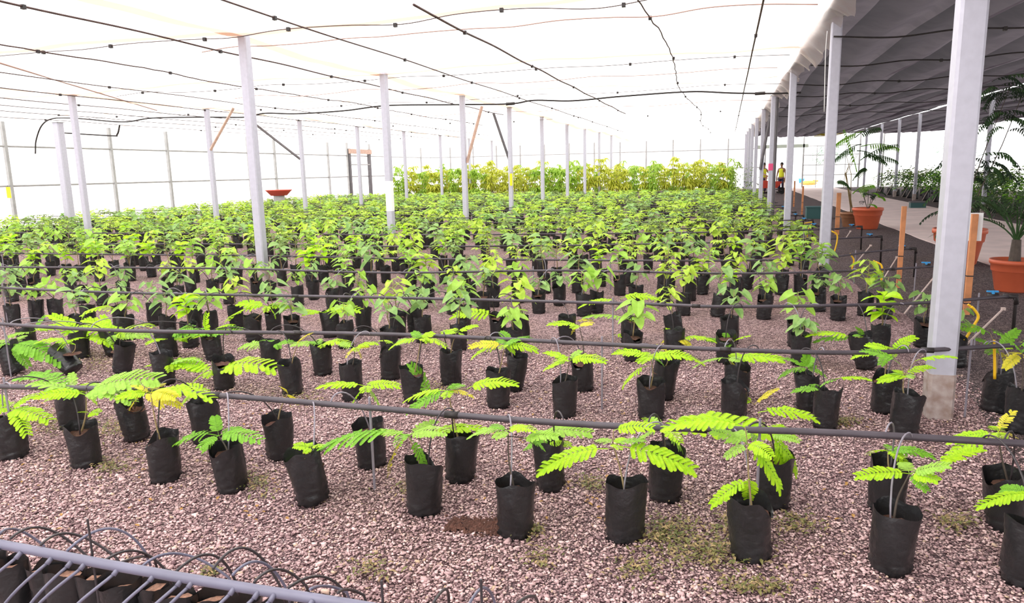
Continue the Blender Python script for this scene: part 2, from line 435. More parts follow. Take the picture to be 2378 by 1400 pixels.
struct('ground', grid_mesh('ground', -160, 160, -60, 260, 1, 1, lambda x, y: -.12, 'sand'), 'pale sand outside')

def roofz(x, y):
    b = (y - 5.0) / 4.65
    return ZR - .07 * math.sin(PI * (b % 1.0)) + .035 * math.sin(x * .8 + y * .3) + .012 * math.sin(x * 3.1 + 1.3 * y)
struct('ceiling', grid_mesh('ceiling', XW, XA, -4, YB, 60, 130, roofz, 'roof_net'), 'white shade net roof glowing with daylight')
# double seams where two lengths of net overlap, over the rows of posts
for i, y in enumerate((9.3, 14.0, 18.7, 23.4, 28.0, 32.7)):
    struct('trim_%d' % (i + 1), grid_mesh('trim', XW, XA - .1, y - .16, y + .12, 80, 3, lambda x, yy: roofz(x, yy) - .012 - .02 * abs(math.sin(x * 2.2 + y)), 'seam_net'), 'peach seam in the white net roof')
for i, x in enumerate((-6.9, -14.8)):
    struct('trim_%d' % (7 + i), grid_mesh('trim', x - .14, x + .14, 4, YB, 3, 160, lambda xx, yy: roofz(xx, yy) - .014 - .02 * abs(math.sin(yy * 2.1)), 'seam_net'), 'peach seam in the white net roof')
# the hem: scalloped flap of white net along the line of posts
rd = random.Random(3); vs = []; fs = []; NH = 420; NR = 6
for j in range(NH + 1):
    y = 1.5 + 50 * (j / NH) ** 1.25
    drop = .30 + .10 * math.sin(y * 1.05) + .05 * math.sin(y * 3.7 + 1) + rd.uniform(-.03, .03)
    for k in range(NR + 1):
        s = k / NR
        vs.append((XA - .55 + .62 * s + .03 * math.sin(y * 6 + s * 3) * s, y, ZR + .02 - drop * s * s + .03 * math.sin(y * 5 + 4 * s) * s))
for j in range(NH):
    for k in range(NR):
        a = j * (NR + 1) + k; fs.append((a, a + 1, a + NR + 2, a + NR + 1))
struct('trim_9', MB().add(vs, fs).mesh('trim', ['hem_net'], True), 'ragged scalloped hem of the white net along the aisle')
def darkz(x, y):
    sag = .16 * math.sin(PI * ((x - XA) / (XS - XA))) if x < XS else .10 * math.sin(PI * (x - XS) / (XE - XS))
    ph = x * 6.6 + .9 * math.sin(y * .22) + .10 * y; am = min(1, abs(x - XS) / .6 + .15)
    return ZR - .02 - sag + am * (.10 * (1 - abs(math.sin(ph * .5))) ** 1.5 + .035 * math.sin(ph * 1.7 + 1 + .1 * y)) + .03 * am * math.sin(y * 1.05)
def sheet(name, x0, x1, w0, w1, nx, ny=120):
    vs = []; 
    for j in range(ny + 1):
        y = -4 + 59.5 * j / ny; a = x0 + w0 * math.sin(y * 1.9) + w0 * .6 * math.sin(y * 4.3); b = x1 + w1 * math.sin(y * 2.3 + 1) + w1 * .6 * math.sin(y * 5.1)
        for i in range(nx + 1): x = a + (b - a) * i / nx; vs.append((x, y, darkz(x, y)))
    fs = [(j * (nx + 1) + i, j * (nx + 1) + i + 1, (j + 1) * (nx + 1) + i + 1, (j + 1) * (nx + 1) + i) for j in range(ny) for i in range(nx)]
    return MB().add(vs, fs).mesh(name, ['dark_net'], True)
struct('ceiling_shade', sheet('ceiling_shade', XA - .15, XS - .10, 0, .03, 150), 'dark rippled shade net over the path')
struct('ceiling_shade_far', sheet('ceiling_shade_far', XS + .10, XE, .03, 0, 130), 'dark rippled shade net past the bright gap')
struct('wall_left', grid_mesh('wall_left', XW - .05, XW + .0001, 2, YB, 1, 60, lambda x, y: 0, 'wall_net'), None)
w = bpy.data.objects['wall_left']
me = MB().add([(XW - .12, 2, -.1), (XW - .12, YB, -.1), (XW - .12, YB, ZR + .1), (XW - .12, 2, ZR + .1)], [(0, 1, 2, 3)]).mesh('wall_left', ['wall_net']); w.data = me
tag(w, 'white net wall with grey posts and two rails')
me = MB().add([(XW - .12, YB, -.1), (XA + 1.5, YB, -.1), (XA + 1.5, YB, ZR + .1), (XW - .12, YB, ZR + .1)], [(0, 1, 2, 3)]).mesh('wall_back', ['wall_net'])
wb = struct('wall_back', me, 'white net end wall')
for i, z in enumerate((1.52, 2.87)):
    o = ob('rail', MB().tube([(XW, 2, z), (XW, YB, z)], .038, 8).mesh('rail', ['rail_steel'], True), w)
    o = ob('rail', MB().tube([(XW, YB - .1, z), (XA + 1, YB - .1, z)], .035, 8).mesh('rail', ['rail_steel'], True), wb)
for i, y in enumerate([16.2, 19.4, 23.9, 27.0, 29.8, 32.7, 35.0, 37.8, 40.6, 43.0, 46.1, 49., 52., 55.]):
    ob('post', MB().box((XW - .05, y - .055, 0), (XW + .06, y + .055, 3.7)).mesh('post', ['rail_steel']), w)
for x in range(-22, 1, 2):
    ob('post', MB().box((x - .05, YB - .12, 0), (x + .05, YB - .02, 3.7)).mesh('post', ['rail_steel']), wb)
# doorway in the net wall
d = struct('door_1', MB().box((XW - .02, 43.05, 0), (XW + .12, 43.3, 3.32)).box((XW - .02, 45.8, 0), (XW + .12, 46.1, 3.32)).mesh('door_1', ['brace_dark']), 'dark framed doorway in the white net wall')
ob('lintel', MB().box((XW + .121, 43.0, 3.0), (XW + .2, 46.1, 3.3)).mesh('lintel', ['brace_wood']), d)
ob('cross_rail', MB().tube([(XW + .1, 43.2, 2.3), (XW + .1, 45.9, 2.3)], .04).mesh('cross_rail', ['rail_steel']), d)
# framed end of the shaded aisle
fr = struct('wall_aisle_end', MB().box((2.0, YB - .3, 2.86), (5.5, YB - .1, 3.1)).mesh('wall_aisle_end', ['grey_beam']), 'open steel frame at the end of the aisle')
for x in (2.6, 5.2, 7.2, 8.9, 10.4): ob('post', MB().box((x - .05, YB - .3, 0), (x + .05, YB - .2, 3.7)).mesh('post', ['rail_steel']), fr)
for z in (.9, 1.6, 2.3, 2.95): ob('rail', MB().tube([(5.2, YB - .25, z), (9.0, YB - .25, z)], .03).mesh('rail', ['rail_steel']), fr)
for x in (6.1, 8.0): ob('rail', MB().tube([(x, YB - .25, 0), (x, YB - .25, 2.95)], .025).mesh('rail', ['rail_steel']), fr)
struct('ceiling_patch', grid_mesh('ceiling_patch', 5.2, 6.6, 47, 52, 4, 4, lambda x, y: 3.42, 'yellow_net'), 'small yellow patch of net at the end of the dark roof')

# ------------------------------------------------------------------ steel posts
def post_mesh(hgt, w=.07):
    mb = MB(); c = w * .22; sec = [(-w, -w + c), (-w + c, -w), (w - c, -w), (w, -w + c), (w, w - c), (w - c, w), (-w + c, w), (-w, w - c)]
    vs = [(x, y, z) for z in (0, hgt) for x, y in sec]
    fs = [(k, (k + 1) % 8, 8 + (k + 1) % 8, 8 + k) for k in range(8)] + [tuple(range(7, -1, -1)), tuple(range(8, 16))]
    return mb.add(vs, fs)
def post(x, y, label, group, h=ZR, w=.07, foot=.28):
    t = thing('steel_post', label, 'post', (x, y, 0), group=group)
    part('shaft', post_mesh(h, w), 'steel', t)
    part('footing', post_mesh(foot, w * 1.06), 'rust', t, label='rust-stained grey footing')
    cap = MB().box((-w * 1.3, -w * 1.3, h - .012), (w * 1.3, w * 1.3, h)); part('top_plate', cap, 'rail_steel', t)
    return t
POSTS = []
ys = [5.15, 11.45, 17.2, 23.2, 28.6, 33.6, 38.2, 42.5, 46.5, 50.5]
for i, y in enumerate(ys):
    hh = ZR - .05
    t = post((1.37, 1.40, 1.30, 1.24, 1.2, 1.15, 1.12, 1.1, 1.1, 1.1)[i], y, 'galvanised steel post at the edge of the dark net, %s from the camera' % ordinal(i + 1), 'posts along the aisle edge', hh, .07 if i else .075, .30 if i == 0 else .2)
    POSTS.append((t.location.x, y, t))
PX = [(-6.82, 9.5, 3.76), (-6.78, 13.95, 3.72), (-6.98, 19.1, 3.72), (-6.98, 23.6, 3.72), (-7.05, 28.3, 3.72), (-7.05, 33.0, 3.72), (-7.05, 37.3, 3.72), (-7.05, 41.7, 3.7), (-7.05, 46.2, 3.7)]
for i, (x, y, h) in enumerate(PX):
    t = post(x, y, 'pale steel post standing among the seedlings, %s in the middle line from the front' % ordinal(i + 1), 'posts in the middle line', h, .068); POSTS.append((x, y, t))
    if i == 1: part('band', post_mesh(.62, .0695), 'white', t, label='white painted band', loc=(0, 0, .88))
PL = [(-14.8, 13.9), (-14.6, 18.3), (-14.9, 23.6), (-14.9, 27.9), (-14.85, 32.4), (-14.85, 37.0), (-14.85, 41.6), (-14.85, 46.0)]
for i, (x, y) in enumerate(PL):
    t = post(x, y, 'pale steel post standing among the seedlings, %s in the line nearer the net wall' % ordinal(i + 1), 'posts in the wall-side line', 3.62, .065); POSTS.append((x, y, t))
t = post(-20.6, 18.7, 'thick grey steel post in front of the white net wall', 'thick wall post', 3.5, .12)
for i, y in enumerate([14.5, 20.5, 26.5, 31.2, 35.5, 39.4, 43.6, 48.0]):
    t = post(XS + .1, y, 'grey post under the white seam of the dark net, %s from the front' % ordinal(i + 1), 'posts along the white seam', ZR - .02, .06); POSTS.append((XS, y, t))
# slanting braces belong to the posts they prop
def brace(t, a, b, m, r=.045):
    o = t.location; a = Vector(a) - o; b = Vector(b) - o
    part('brace', MB().tube([a, b], r, 4), m, t, label={'brace_wood': 'pinkish wooden brace', 'brace_dark': 'dark steel brace'}[m])
pp = [t for x, y, t in POSTS if x < -14]
brace(pp[1], (-14.55, 18.25, 2.45), (-13.75, 18.4, 3.62), 'brace_wood'); brace(pp[2], (-14.95, 23.55, 2.25), (-16.7, 23.4, 3.6), 'brace_dark')
pm = [t for x, y, t in POSTS if -8 < x < -6]
brace(pm[2], (-6.9, 19.1, 1.9), (-6.45, 19.2, 3.4), 'brace_wood'); brace(pm[3], (-6.98, 23.6, 1.9), (-7.5, 23.5, 3.55), 'brace_dark')
pa = [t for x, y, t in POSTS if 0 < x < 2]
part('tie_band', post_mesh(.2, .078), 'pink', pa[3], label='pink tape', loc=(0, 0, 1.5))
part('drain_pipe', MB().tube([(.09, -.05, .1), (.09, -.05, 3.6)], .05), 'brace_dark', pa[3], label='dark blue-black downpipe')
brace(pa[4], (XA - .2, 28.5, 1.5), (XA + .1, 28.4, 3.6), 'brace_dark', .05)

# ------------------------------------------------------------------ wires, cords and the black hose under the roof
def cord(name, pts, r, m, label, cat, group=None, beads=0, wav=0.):
    rd = random.Random(len(bpy.data.objects)); pts = smooth_path(pts, 8)
    if wav: pts = [p + Vector((rd.uniform(-wav, wav), 0, rd.uniform(-wav, wav) * .6)) for p in pts]
    t = thing(name, label, cat, pts[0], group=group)
    part('strand', MB().tube([p - pts[0] for p in pts], r, 6), m, t, True)
    if beads:
        mb = MB(); 
        for i in range(beads):
            p = pts[int((i + .5) / beads * (len(pts) - 1))] - pts[0]
            part('clip', MB().box(p - Vector((.022, .022, .03)), p + Vector((.022, .022, .02))), 'hose', t)
    return t
Zw = 3.62
LW = [(-7.62, 5.0, 25.0, .013, 6, 0, 'middle posts, knotted with clips'), (-3.6, 8.3, 27.0, .015, 5, 0, 'straight and thick, hung midway over the seedlings'), (-5.45, 6.5, 40.0, .011, 9, .0, 'second one in from the middle posts'),
      (-10.1, 7.5, 30.0, .011, 8, .04, 'sagging between the two post lines'), (-1.1, 8.5, 46.0, .010, 10, .045, 'kinked, hung near the dark net'), (.35, 7.5, 44.0, .014, 4, .0, 'hung beside the ragged hem'),
      (-14.6, 11.0, 40., .011, 6, .0, 'over the wall-side posts'), (-16.3, 12., 40., .011, 4, .0, 'just past the wall-side posts'), (-17.8, 13., 42., .010, 4, .0, 'second past the wall-side posts'), (-19.2, 14., 42., .010, 4, .0, 'third past the wall-side posts'), (-21.0, 15., 44., .010, 4, .0, 'hung closest to the white net wall'), (-12.6, 10., 40., .010, 5, .0, 'second in from the wall-side posts')]
for x, y0, y1, r, b, wv, lab in LW:
    n = 12; pts = [(x + (0 if not wv else .12 * math.sin(i * 1.3)), y0 + (y1 - y0) * i / n, Zw - .02 - (.018 if i % 2 else 0)) for i in range(n + 1)]
    cord('roof_wire', pts, r, 'wire', 'dark wire along the white roof, ' + lab, 'wire', 'wires running along the roof', b, wv * .3)
cord('roof_rod', [(-12.0, 9.9, 3.66), (-14., 14., 3.62), (-15.9, 17.8, 3.6)], .016, 'wire_pale', 'brown slanting rod under the white net near the wall', 'rod')
for i, (y, x0, x1) in enumerate([(9.1, -11, 1), (9.95, -8, 1), (14.3, -14, 1), (16.1, -12, .9), (19.2, -20, 1.2), (23.8, -16, 1.2), (28.2, -20, 1)]):
    pts = [(x0 + (x1 - x0) * k / 14, y + .12 * math.sin(k * 1.9 + i), 3.6 + .03 * math.sin(k * 2.1)) for k in range(15)]
    cord('cross_cord', pts, .006 if i % 2 == 0 else .008, 'wire_pale' if i % 2 else 'wire', ('thin beaded wire' if i % 2 == 0 else 'thin pinkish cord') + ' across the white roof, %s from the front' % ordinal(i + 1), 'cord', 'cords across the roof', 8 if i % 2 == 0 else 0)
hp = [onY(82, 357, 19.6), onY(84, 325, 19.6), onY(98, 290, 19.55), onY(125, 275, 19.5), onY(180, 275, 19.5), onY(285, 283, 19.5), onY(355, 274, 19.5), onY(480, 272, 19.5), onY(570, 272, 19.5), onY(615, 263, 19.5), onY(690, 264, 19.5), onY(800, 257, 19.5), onY(900, 245, 19.5), onY(1060, 243, 19.5), onY(1185, 241, 19.5), onY(1240, 233, 19.5), onY(1330, 234, 19.5), onY(1440, 224, 19.5), onY(1600, 213, 19.5), onY(1700, 216, 19.5), onY(1795, 217, 19.5), onY(1860, 215, 19.5)]
t = cord('overhead_hose', hp, .024, 'hose', 'thick black hose slung across under the white roof, its end hanging by the wall', 'hose')
for px, py in ((1185, 241), (1765, 217)):
    p = onY(px, py, 19.5) - t.location; part('coupling', MB().tube([p + Vector((-.12, 0, 0)), p + Vector((.12, 0, .005))], .04), 'hose', t)
cord('side_hose', [onY(0, 301, 21.6), onY(120, 307, 21.6), onY(255, 315, 21.6), onY(272, 312, 21.6), onY(278, 290, 21.6)], .03, 'hose', 'short black pipe along the white net wall with upturned end', 'hose')
# cords of the dark net
for i, y in enumerate((11.3, 14.3, 17.5, 20.2, 24., 28.)):
    pts = [(XA + (XE - XA) * k / 16, y + .1 * math.sin(k), 3.48 - (.15 if k % 2 else .1)) for k in range(17)]
    cord('shade_cord', pts, .012, 'hose', 'black cord across under the dark net, %s from the front' % ordinal(i + 1), 'cord', 'cords under the dark net', 3)
cord('hanging_string', [onY(1921, 72, 11.2), onY(1917, 130, 11.2), onY(1914, 260, 11.2)], .006, 'rope_white', 'frayed pale string hanging from the ragged hem', 'string')

# ------------------------------------------------------------------ irrigation pipes
PZ = [.465, .47, .47, .46, .42, .45, .45]
PP = [[(-60, 893), (0, 897), (300, 905), (600, 925), (900, 950), (1200, 975), (1500, 992), (1900, 1003), (2378, 1030), (2440, 1034)],
      [(-60, 745), (0, 752), (300, 768), (900, 776), (1480, 803), (1840, 817), (2060, 817), (2330, 803), (2420, 797)],
      [(-60, 664), (0, 668), (300, 680), (900, 691), (1500, 706), (1700, 712), (2100, 705), (2345, 688)],
      [(-60, 617), (0, 620), (500, 623), (900, 633), (1300, 628), (1700, 635), (2000, 628), (2180, 618)],
      [(-60, 586), (0, 588), (600, 594), (900, 600), (1500, 605), (1700, 605), (1900, 600), (2020, 585), (2118, 577)],
      [(-60, 567), (600, 567), (900, 572), (1300, 570), (1700, 562), (1900, 556), (2040, 549)],
      [(-60, 540), (600, 543), (1000, 545), (1600, 540), (1900, 533), (1995, 526)]]
pipes = []
for i, pl in enumerate(PP): pipes.append([gnd(x, y, PZ[i]) for x, y in pl])
for k in range(7, 22):
    y = 3.2 + 1.66 * k; x0 = max(XW + 1.2, -1.36 * y - 2); x1 = 2.0 - .03 * k
    rd = random.Random(k); pipes.append([Vector((x0 + (x1 - x0) * i / 6, y + rd.uniform(-.08, .08) + (.5 if i == 6 else 0), .45 + rd.uniform(-.02, .02))) for i in range(7)])
def pipeY(k, x):
    p = pipes[k]
    for a, b in zip(p, p[1:]):
        if a.x <= x <= b.x: return a.y + (b.y - a.y) * (x - a.x) / max(b.x - a.x, 1e-6)
    return p[0].y if x < p[0].x else p[-1].y
PT = []
for k, p in enumerate(pipes):
    sp = smooth_path(p, 6); o = sp[0]
    t = thing('irrigation_pipe', 'dark irrigation pipe stretched across the gravel, %s of those counted from the front' % ordinal(k + 1), 'pipe', o, group='irrigation pipes across the gravel')
    r = (.0165, .015, .014, .013, .013, .013, .013)[k] if k < 7 else .012
    part('run', MB().tube([q - o for q in sp], r, 8 if k < 7 else 5), 'pipe', t, True)
    e = sp[-1] - o
    if 2 <= k < 12:      # riser, elbow and blue valve at the aisle end
        part('riser', MB().tube([e + Vector((.03, 0, 0)), e + Vector((.05, 0, -.04)), e + Vector((.06, .02, -sp[-1].z))], .015), 'hose', t, True)
        part('elbow', MB().tube([e + Vector((-.05, 0, 0)), e + Vector((.05, 0, .0)), e + Vector((.055, .002, -.07))], .022), 'hose', t, True)
        v = part('valve', MB().tube([e + Vector((-.17, 0, 0)), e + Vector((-.09, 0, 0))], .024), 'hose', t, True)
        part('valve_handle', MB().box(e + Vector((-.18, -.010, .034)), e + Vector((-.09, .010, .048))).tube([e + Vector((-.13, 0, .015)), e + Vector((-.13, 0, .045))], .015), 'blue', v, label='blue lever')
    if k < 12:
        for q in sp[6::17]:                                  # thin rods that carry the pipe
            a = q - o; part('support_rod', MB().tube([a + Vector((.012, .02, .05)), a + Vector((.012, .02, -q.z))], .007 if k < 4 else .009, 6), 'tube_grey', t)
    for q in sp[5::11]: 
        a = q - o
        if k < 4: part('joint', MB().tube([a - Vector((.035, 0, 0)), a + Vector((.035, 0, 0))], r * 1.22), 'hose', t, True)
    PT.append((t, o))

# ------------------------------------------------------------------ the feathery seedlings in front, plant by plant
# (bag base x, y, lean in degrees, crown x, y, fronds (tip x, tip y, colour[, base x, base y]))
FA = [
 (34, 1072, 0, 25, 950, [(102, 968, 'g'), (-45, 965, 'g'), (75, 918, 'g'), (-15, 915, 'g'), (60, 1000, 'g')]),
 (201, 1093, 2, 200, 917, [(123, 917, 'g'), (342, 880, 'p'), (83, 890, 'p'), (292, 925, 'p'), (228, 957, 'g', 206, 960), (186, 956, 'g', 206, 960), (225, 935, 'g')]),
 (174, 1003, 0, 172, 905, [(60, 868, 'd'), (108, 905, 'g'), (165, 868, 'p')]),
 (321, 1031, -7, 335, 910, [(372, 940, 'y'), (300, 948, 'y'), (288, 915, 'y'), (300, 895, 'y')]),
 (385, 1126, 4, 350, 912, [(480, 916, 'g'), (412, 940, 'y'), (310, 895, 'y'), (398, 918, 'y')]),
 (482, 1035, 0, 488, 905, [(395, 905, 'g'), (425, 930, 'g')]),
 (541, 1150, -2, 508, 1012, [(496, 970, 'd'), (592, 1018, 'd'), (412, 1026, 'd'), (470, 1042, 'd')]),
 (652, 1072, 0, 668, 915, [(652, 897, 'y'), (690, 935, 'y')]),
 (728, 1181, -8, 722, 1040, [(686, 1033, 'g'), (750, 1034, 'g'), (705, 1060, 'y')]),
 (866, 1091, -3, 850, 897, [(920, 893, 'g'), (750, 893, 'g'), (880, 938, 'p'), (816, 940, 'g')]),
 (986, 1202, 2, 948, 1012, [(738, 1052, 'd'), (1030, 1000, 'p'), (903, 1092, 'y'), (988, 1092, 'd'), (860, 1005, 'p')]),
 (1070, 1123, 3, 1041, 908, [(950, 922, 'g'), (1062, 894, 'd'), (1096, 918, 'y'), (1188, 884, 'g', 1085, 903), (953, 945, 'd'), (1110, 990, 'g', 1000, 1003)]),
 (1198, 1255, 0, 1180, 1000, [(1098, 1006, 'p'), (1238, 994, 'g'), (1142, 988, 'd'), (1285, 1012, 'p', 1216, 1018), (1262, 1040, 'd', 1216, 1018)]),
 (1280, 1142, -4, 1268, 1036, [(1358, 1003, 'p', 1255, 1006), (1223, 1036, 'd'), (1288, 1050, 'd'), (1322, 1030, 'g')]),
 (1452, 1264, 0, 1424, 1032, [(1262, 1086, 'g', 1412, 1042), (1598, 1080, 'g', 1438, 1036), (1507, 990, 'g', 1424, 1000), (1390, 1020, 'p'), (1490, 1020, 'p')]),
 (1543, 1168, 2, 1538, 995, [(1758, 990, 'g'), (1592, 1055, 'p'), (1470, 1030, 'p'), (1500, 975, 'g')]),
 (1742, 1309, -3, 1736, 1030, [(1560, 985, 'g', 1730, 992), (1658, 1003, 'p'), (1655, 1162, 'g', 1742, 1112), (1815, 1128, 'g'), (1690, 1060, 'p'), (1740, 1150, 'g', 1742, 1112), (1780, 1085, 'g')]),
 (1792, 1184, 3, 1785, 1012, [(1695, 1020, 'p'), (1842, 1012, 'g'), (1852, 1090, 'g'), (1885, 965, 'g', 1760, 958), (1835, 1115, 'g')]),
 (2065, 1337, 1, 2112, 1100, [(2000, 1098, 'g'), (2196, 1080, 'p'), (2150, 1135, 'd'), (2270, 1040, 'g', 2180, 1078)]),
 (2057, 1200, 0, 2062, 1048, [(2018, 1052, 'g'), (2160, 1055, 'd'), (2110, 1045, 'd'), (2105, 1075, 'g')]),
 (2332, 1238, -6, 2318, 1005, [(2190, 1072, 'g'), (2210, 1020, 'g'), (2352, 955, 'y'), (2360, 1015, 'y')]),
 (2378, 1370, 0, 2405, 1148, [(2282, 1170, 'g'), (2440, 1120, 'g'), (2330, 1140, 'd')]),
]
FB = [
 (36, 875, -12, 30, 800, [(125, 832, 'd'), (-20, 800, 'p'), (60, 845, 'd')]),
 (69, 827, 0, 78, 770, [(8, 792, 'p'), (62, 778, 'g'), (155, 750, 'g'), (100, 735, 'd')]),
 (176, 880, -48, 175, 800, [(92, 790, 'g'), (108, 815, 'g')]),
 (190, 835, 0, 200, 785, [(268, 805, 'g'), (148, 768, 'g'), (212, 760, 'g'), (128, 730, 'g'), (250, 712, 'g', 190, 740), (180, 812, 'g')]),
 (285, 873, 14, 280, 775, [(348, 752, 'g'), (200, 742, 'g'), (260, 760, 'g')]),
 (270, 830, -14, 262, 780, [(342, 777, 'p'), (168, 765, 'g'), (240, 735, 'g')]),
 (393, 835, -4, 398, 785, [(345, 790, 'g'), (475, 772, 'd'), (432, 790, 'g'), (445, 760, 'd')]),
 (384, 897, 0, 392, 848, [(347, 845, 'g'), (455, 832, 'p'), (365, 868, 'd'), (432, 850, 'g')]),
 (500, 840, -6, 485, 780, [(458, 772, 'g'), (535, 752, 'g'), (425, 785, 'g'), (478, 733, 'g'), (550, 765, 'd')]),
 (522, 908, 3, 494, 862, [(625, 848, 'g', 505, 862), (440, 855, 'g'), (452, 882, 'g'), (515, 882, 'g'), (398, 836, 'g')]),
 (632, 862, 0, 640, 800, [(605, 793, 'd'), (668, 795, 'd'), (565, 803, 'p')]),
 (681, 922, -4, 690, 800, [(655, 792, 'd'), (718, 775, 'y')]),
 (750, 874, 0, 748, 800, [(806, 795, 'g'), (682, 800, 'p'), (722, 793, 'd'), (775, 790, 'd')]),
 (820, 931, 0, 824, 808, [(872, 796, 'g'), (803, 828, 'y'), (840, 830, 'y'), (790, 798, 'p')]),
 (907, 884, 3, 915, 800, [(885, 790, 'g'), (948, 790, 'p')]),
 (965, 940, -6, 978, 788, [(912, 802, 'g'), (1032, 800, 'g'), (1005, 772, 'g'), (960, 770, 'd'), (960, 850, 'd', 1000, 930)]),
 (1049, 897, 0, 1060, 772, [(1028, 770, 'g'), (1104, 755, 'g'), (1085, 785, 'g')]),
 (1158, 950, 0, 1172, 803, [(1103, 822, 'g'), (1203, 788, 'd'), (1242, 810, 'g'), (1195, 818, 'g'), (1098, 800, 'y')]),
 (1192, 910, 10, 1186, 792, [(1232, 786, 'd'), (1128, 792, 'd'), (1165, 770, 'd')]),
 (1310, 972, 3, 1322, 838, [(1272, 815, 'g'), (1268, 852, 'g'), (1397, 832, 'g'), (1345, 815, 'p')]),
 (1355, 911, -3, 1345, 756, [(1280, 748, 'g'), (1330, 772, 'y'), (1372, 750, 'y')]),
 (1509, 978, 2, 1512, 830, [(1432, 816, 'g'), (1592, 825, 'g'), (1448, 892, 'g', 1502, 850), (1482, 838, 'g'), (1540, 845, 'd')]),
 (1537, 931, 8, 1552, 825, [(1628, 838, 'g'), (1602, 803, 'g'), (1530, 800, 'y')]),
 (1710, 935, 0, 1690, 832, [(1618, 846, 'p'), (1808, 830, 'g', 1698, 832), (1715, 868, 'y')]),
 (1706, 980, -3, 1752, 940, [(1688, 906, 'g'), (1800, 905, 'y')]),
 (1874, 957, -3, 1868, 855, [(1825, 830, 'd'), (1888, 832, 'd'), (1812, 872, 'd'), (1915, 870, 'd'), (1870, 822, 'd')]),
 (1914, 998, 3, 1902, 902, [(1845, 904, 'd'), (1935, 882, 'd'), (2015, 878, 'g', 1940, 880)]),
 (2049, 961, 4, 2068, 815, [(1985, 825, 'g'), (2015, 800, 'g'), (2122, 782, 'g'), (2105, 805, 'd'), (2045, 842, 'd')]),
 (2098, 1015, 2, 2100, 872, [(2043, 882, 'g'), (2122, 875, 'p'), (2210, 826, 'g', 2125, 838), (2010, 812, 'd', 2090, 845), (2160, 850, 'g'), (2080, 858, 'g')]),
 (2306, 959, 4, 2318, 815, [(2272, 790, 'd'), (2385, 795, 'g'), (2335, 835, 'y'), (2222, 758, 'd', 2300, 775), (2362, 768, 'd')]),
 (2362, 1006, 3, 2372, 820, [(2335, 850, 'y'), (2420, 760, 'd'), (2390, 850, 'y'), (2320, 770, 'd')]),
]
FC = [
 (591, 795, 0, 622, 712, [(535, 735, 'g'), (557, 703, 'g'), (676, 712, 'g'), (640, 735, 'g')]),
 (771, 785, -4, 750, 726, [(688, 720, 'g'), (827, 716, 'g'), (772, 738, 'g')]),
 (1157, 790, 0, 1152, 735, [(1058, 729, 'g'), (1212, 725, 'p')]),
 (1318, 800, 0, 1335, 748, [(1372, 742, 'y'), (1300, 745, 'g')]),
 (1460, 800, 4, 1460, 742, [(1365, 735, 'p'), (1478, 760, 'g'), (1482, 788, 'g', 1425, 778), (1522, 688, 'g', 1440, 694), (1353, 706, 'g', 1432, 700)]),
 (1564, 838, 0, 1580, 788, [(1542, 790, 'y'), (1655, 787, 'g'), (1548, 765, 'g'), (1600, 800, 'y')]),
 (1685, 845, 0, 1692, 800, [(1645, 790, 'd'), (1735, 778, 'g'), (1682, 772, 'd')]),
 (2012, 861, -14, 2000, 782, [(1882, 775, 'g', 1980, 785), (1992, 760, 'd'), (1900, 792, 'd', 1990, 790)]),
]
DRIP = {0: [], 1: [], 2: [], 3: [], 4: []}
USED = []
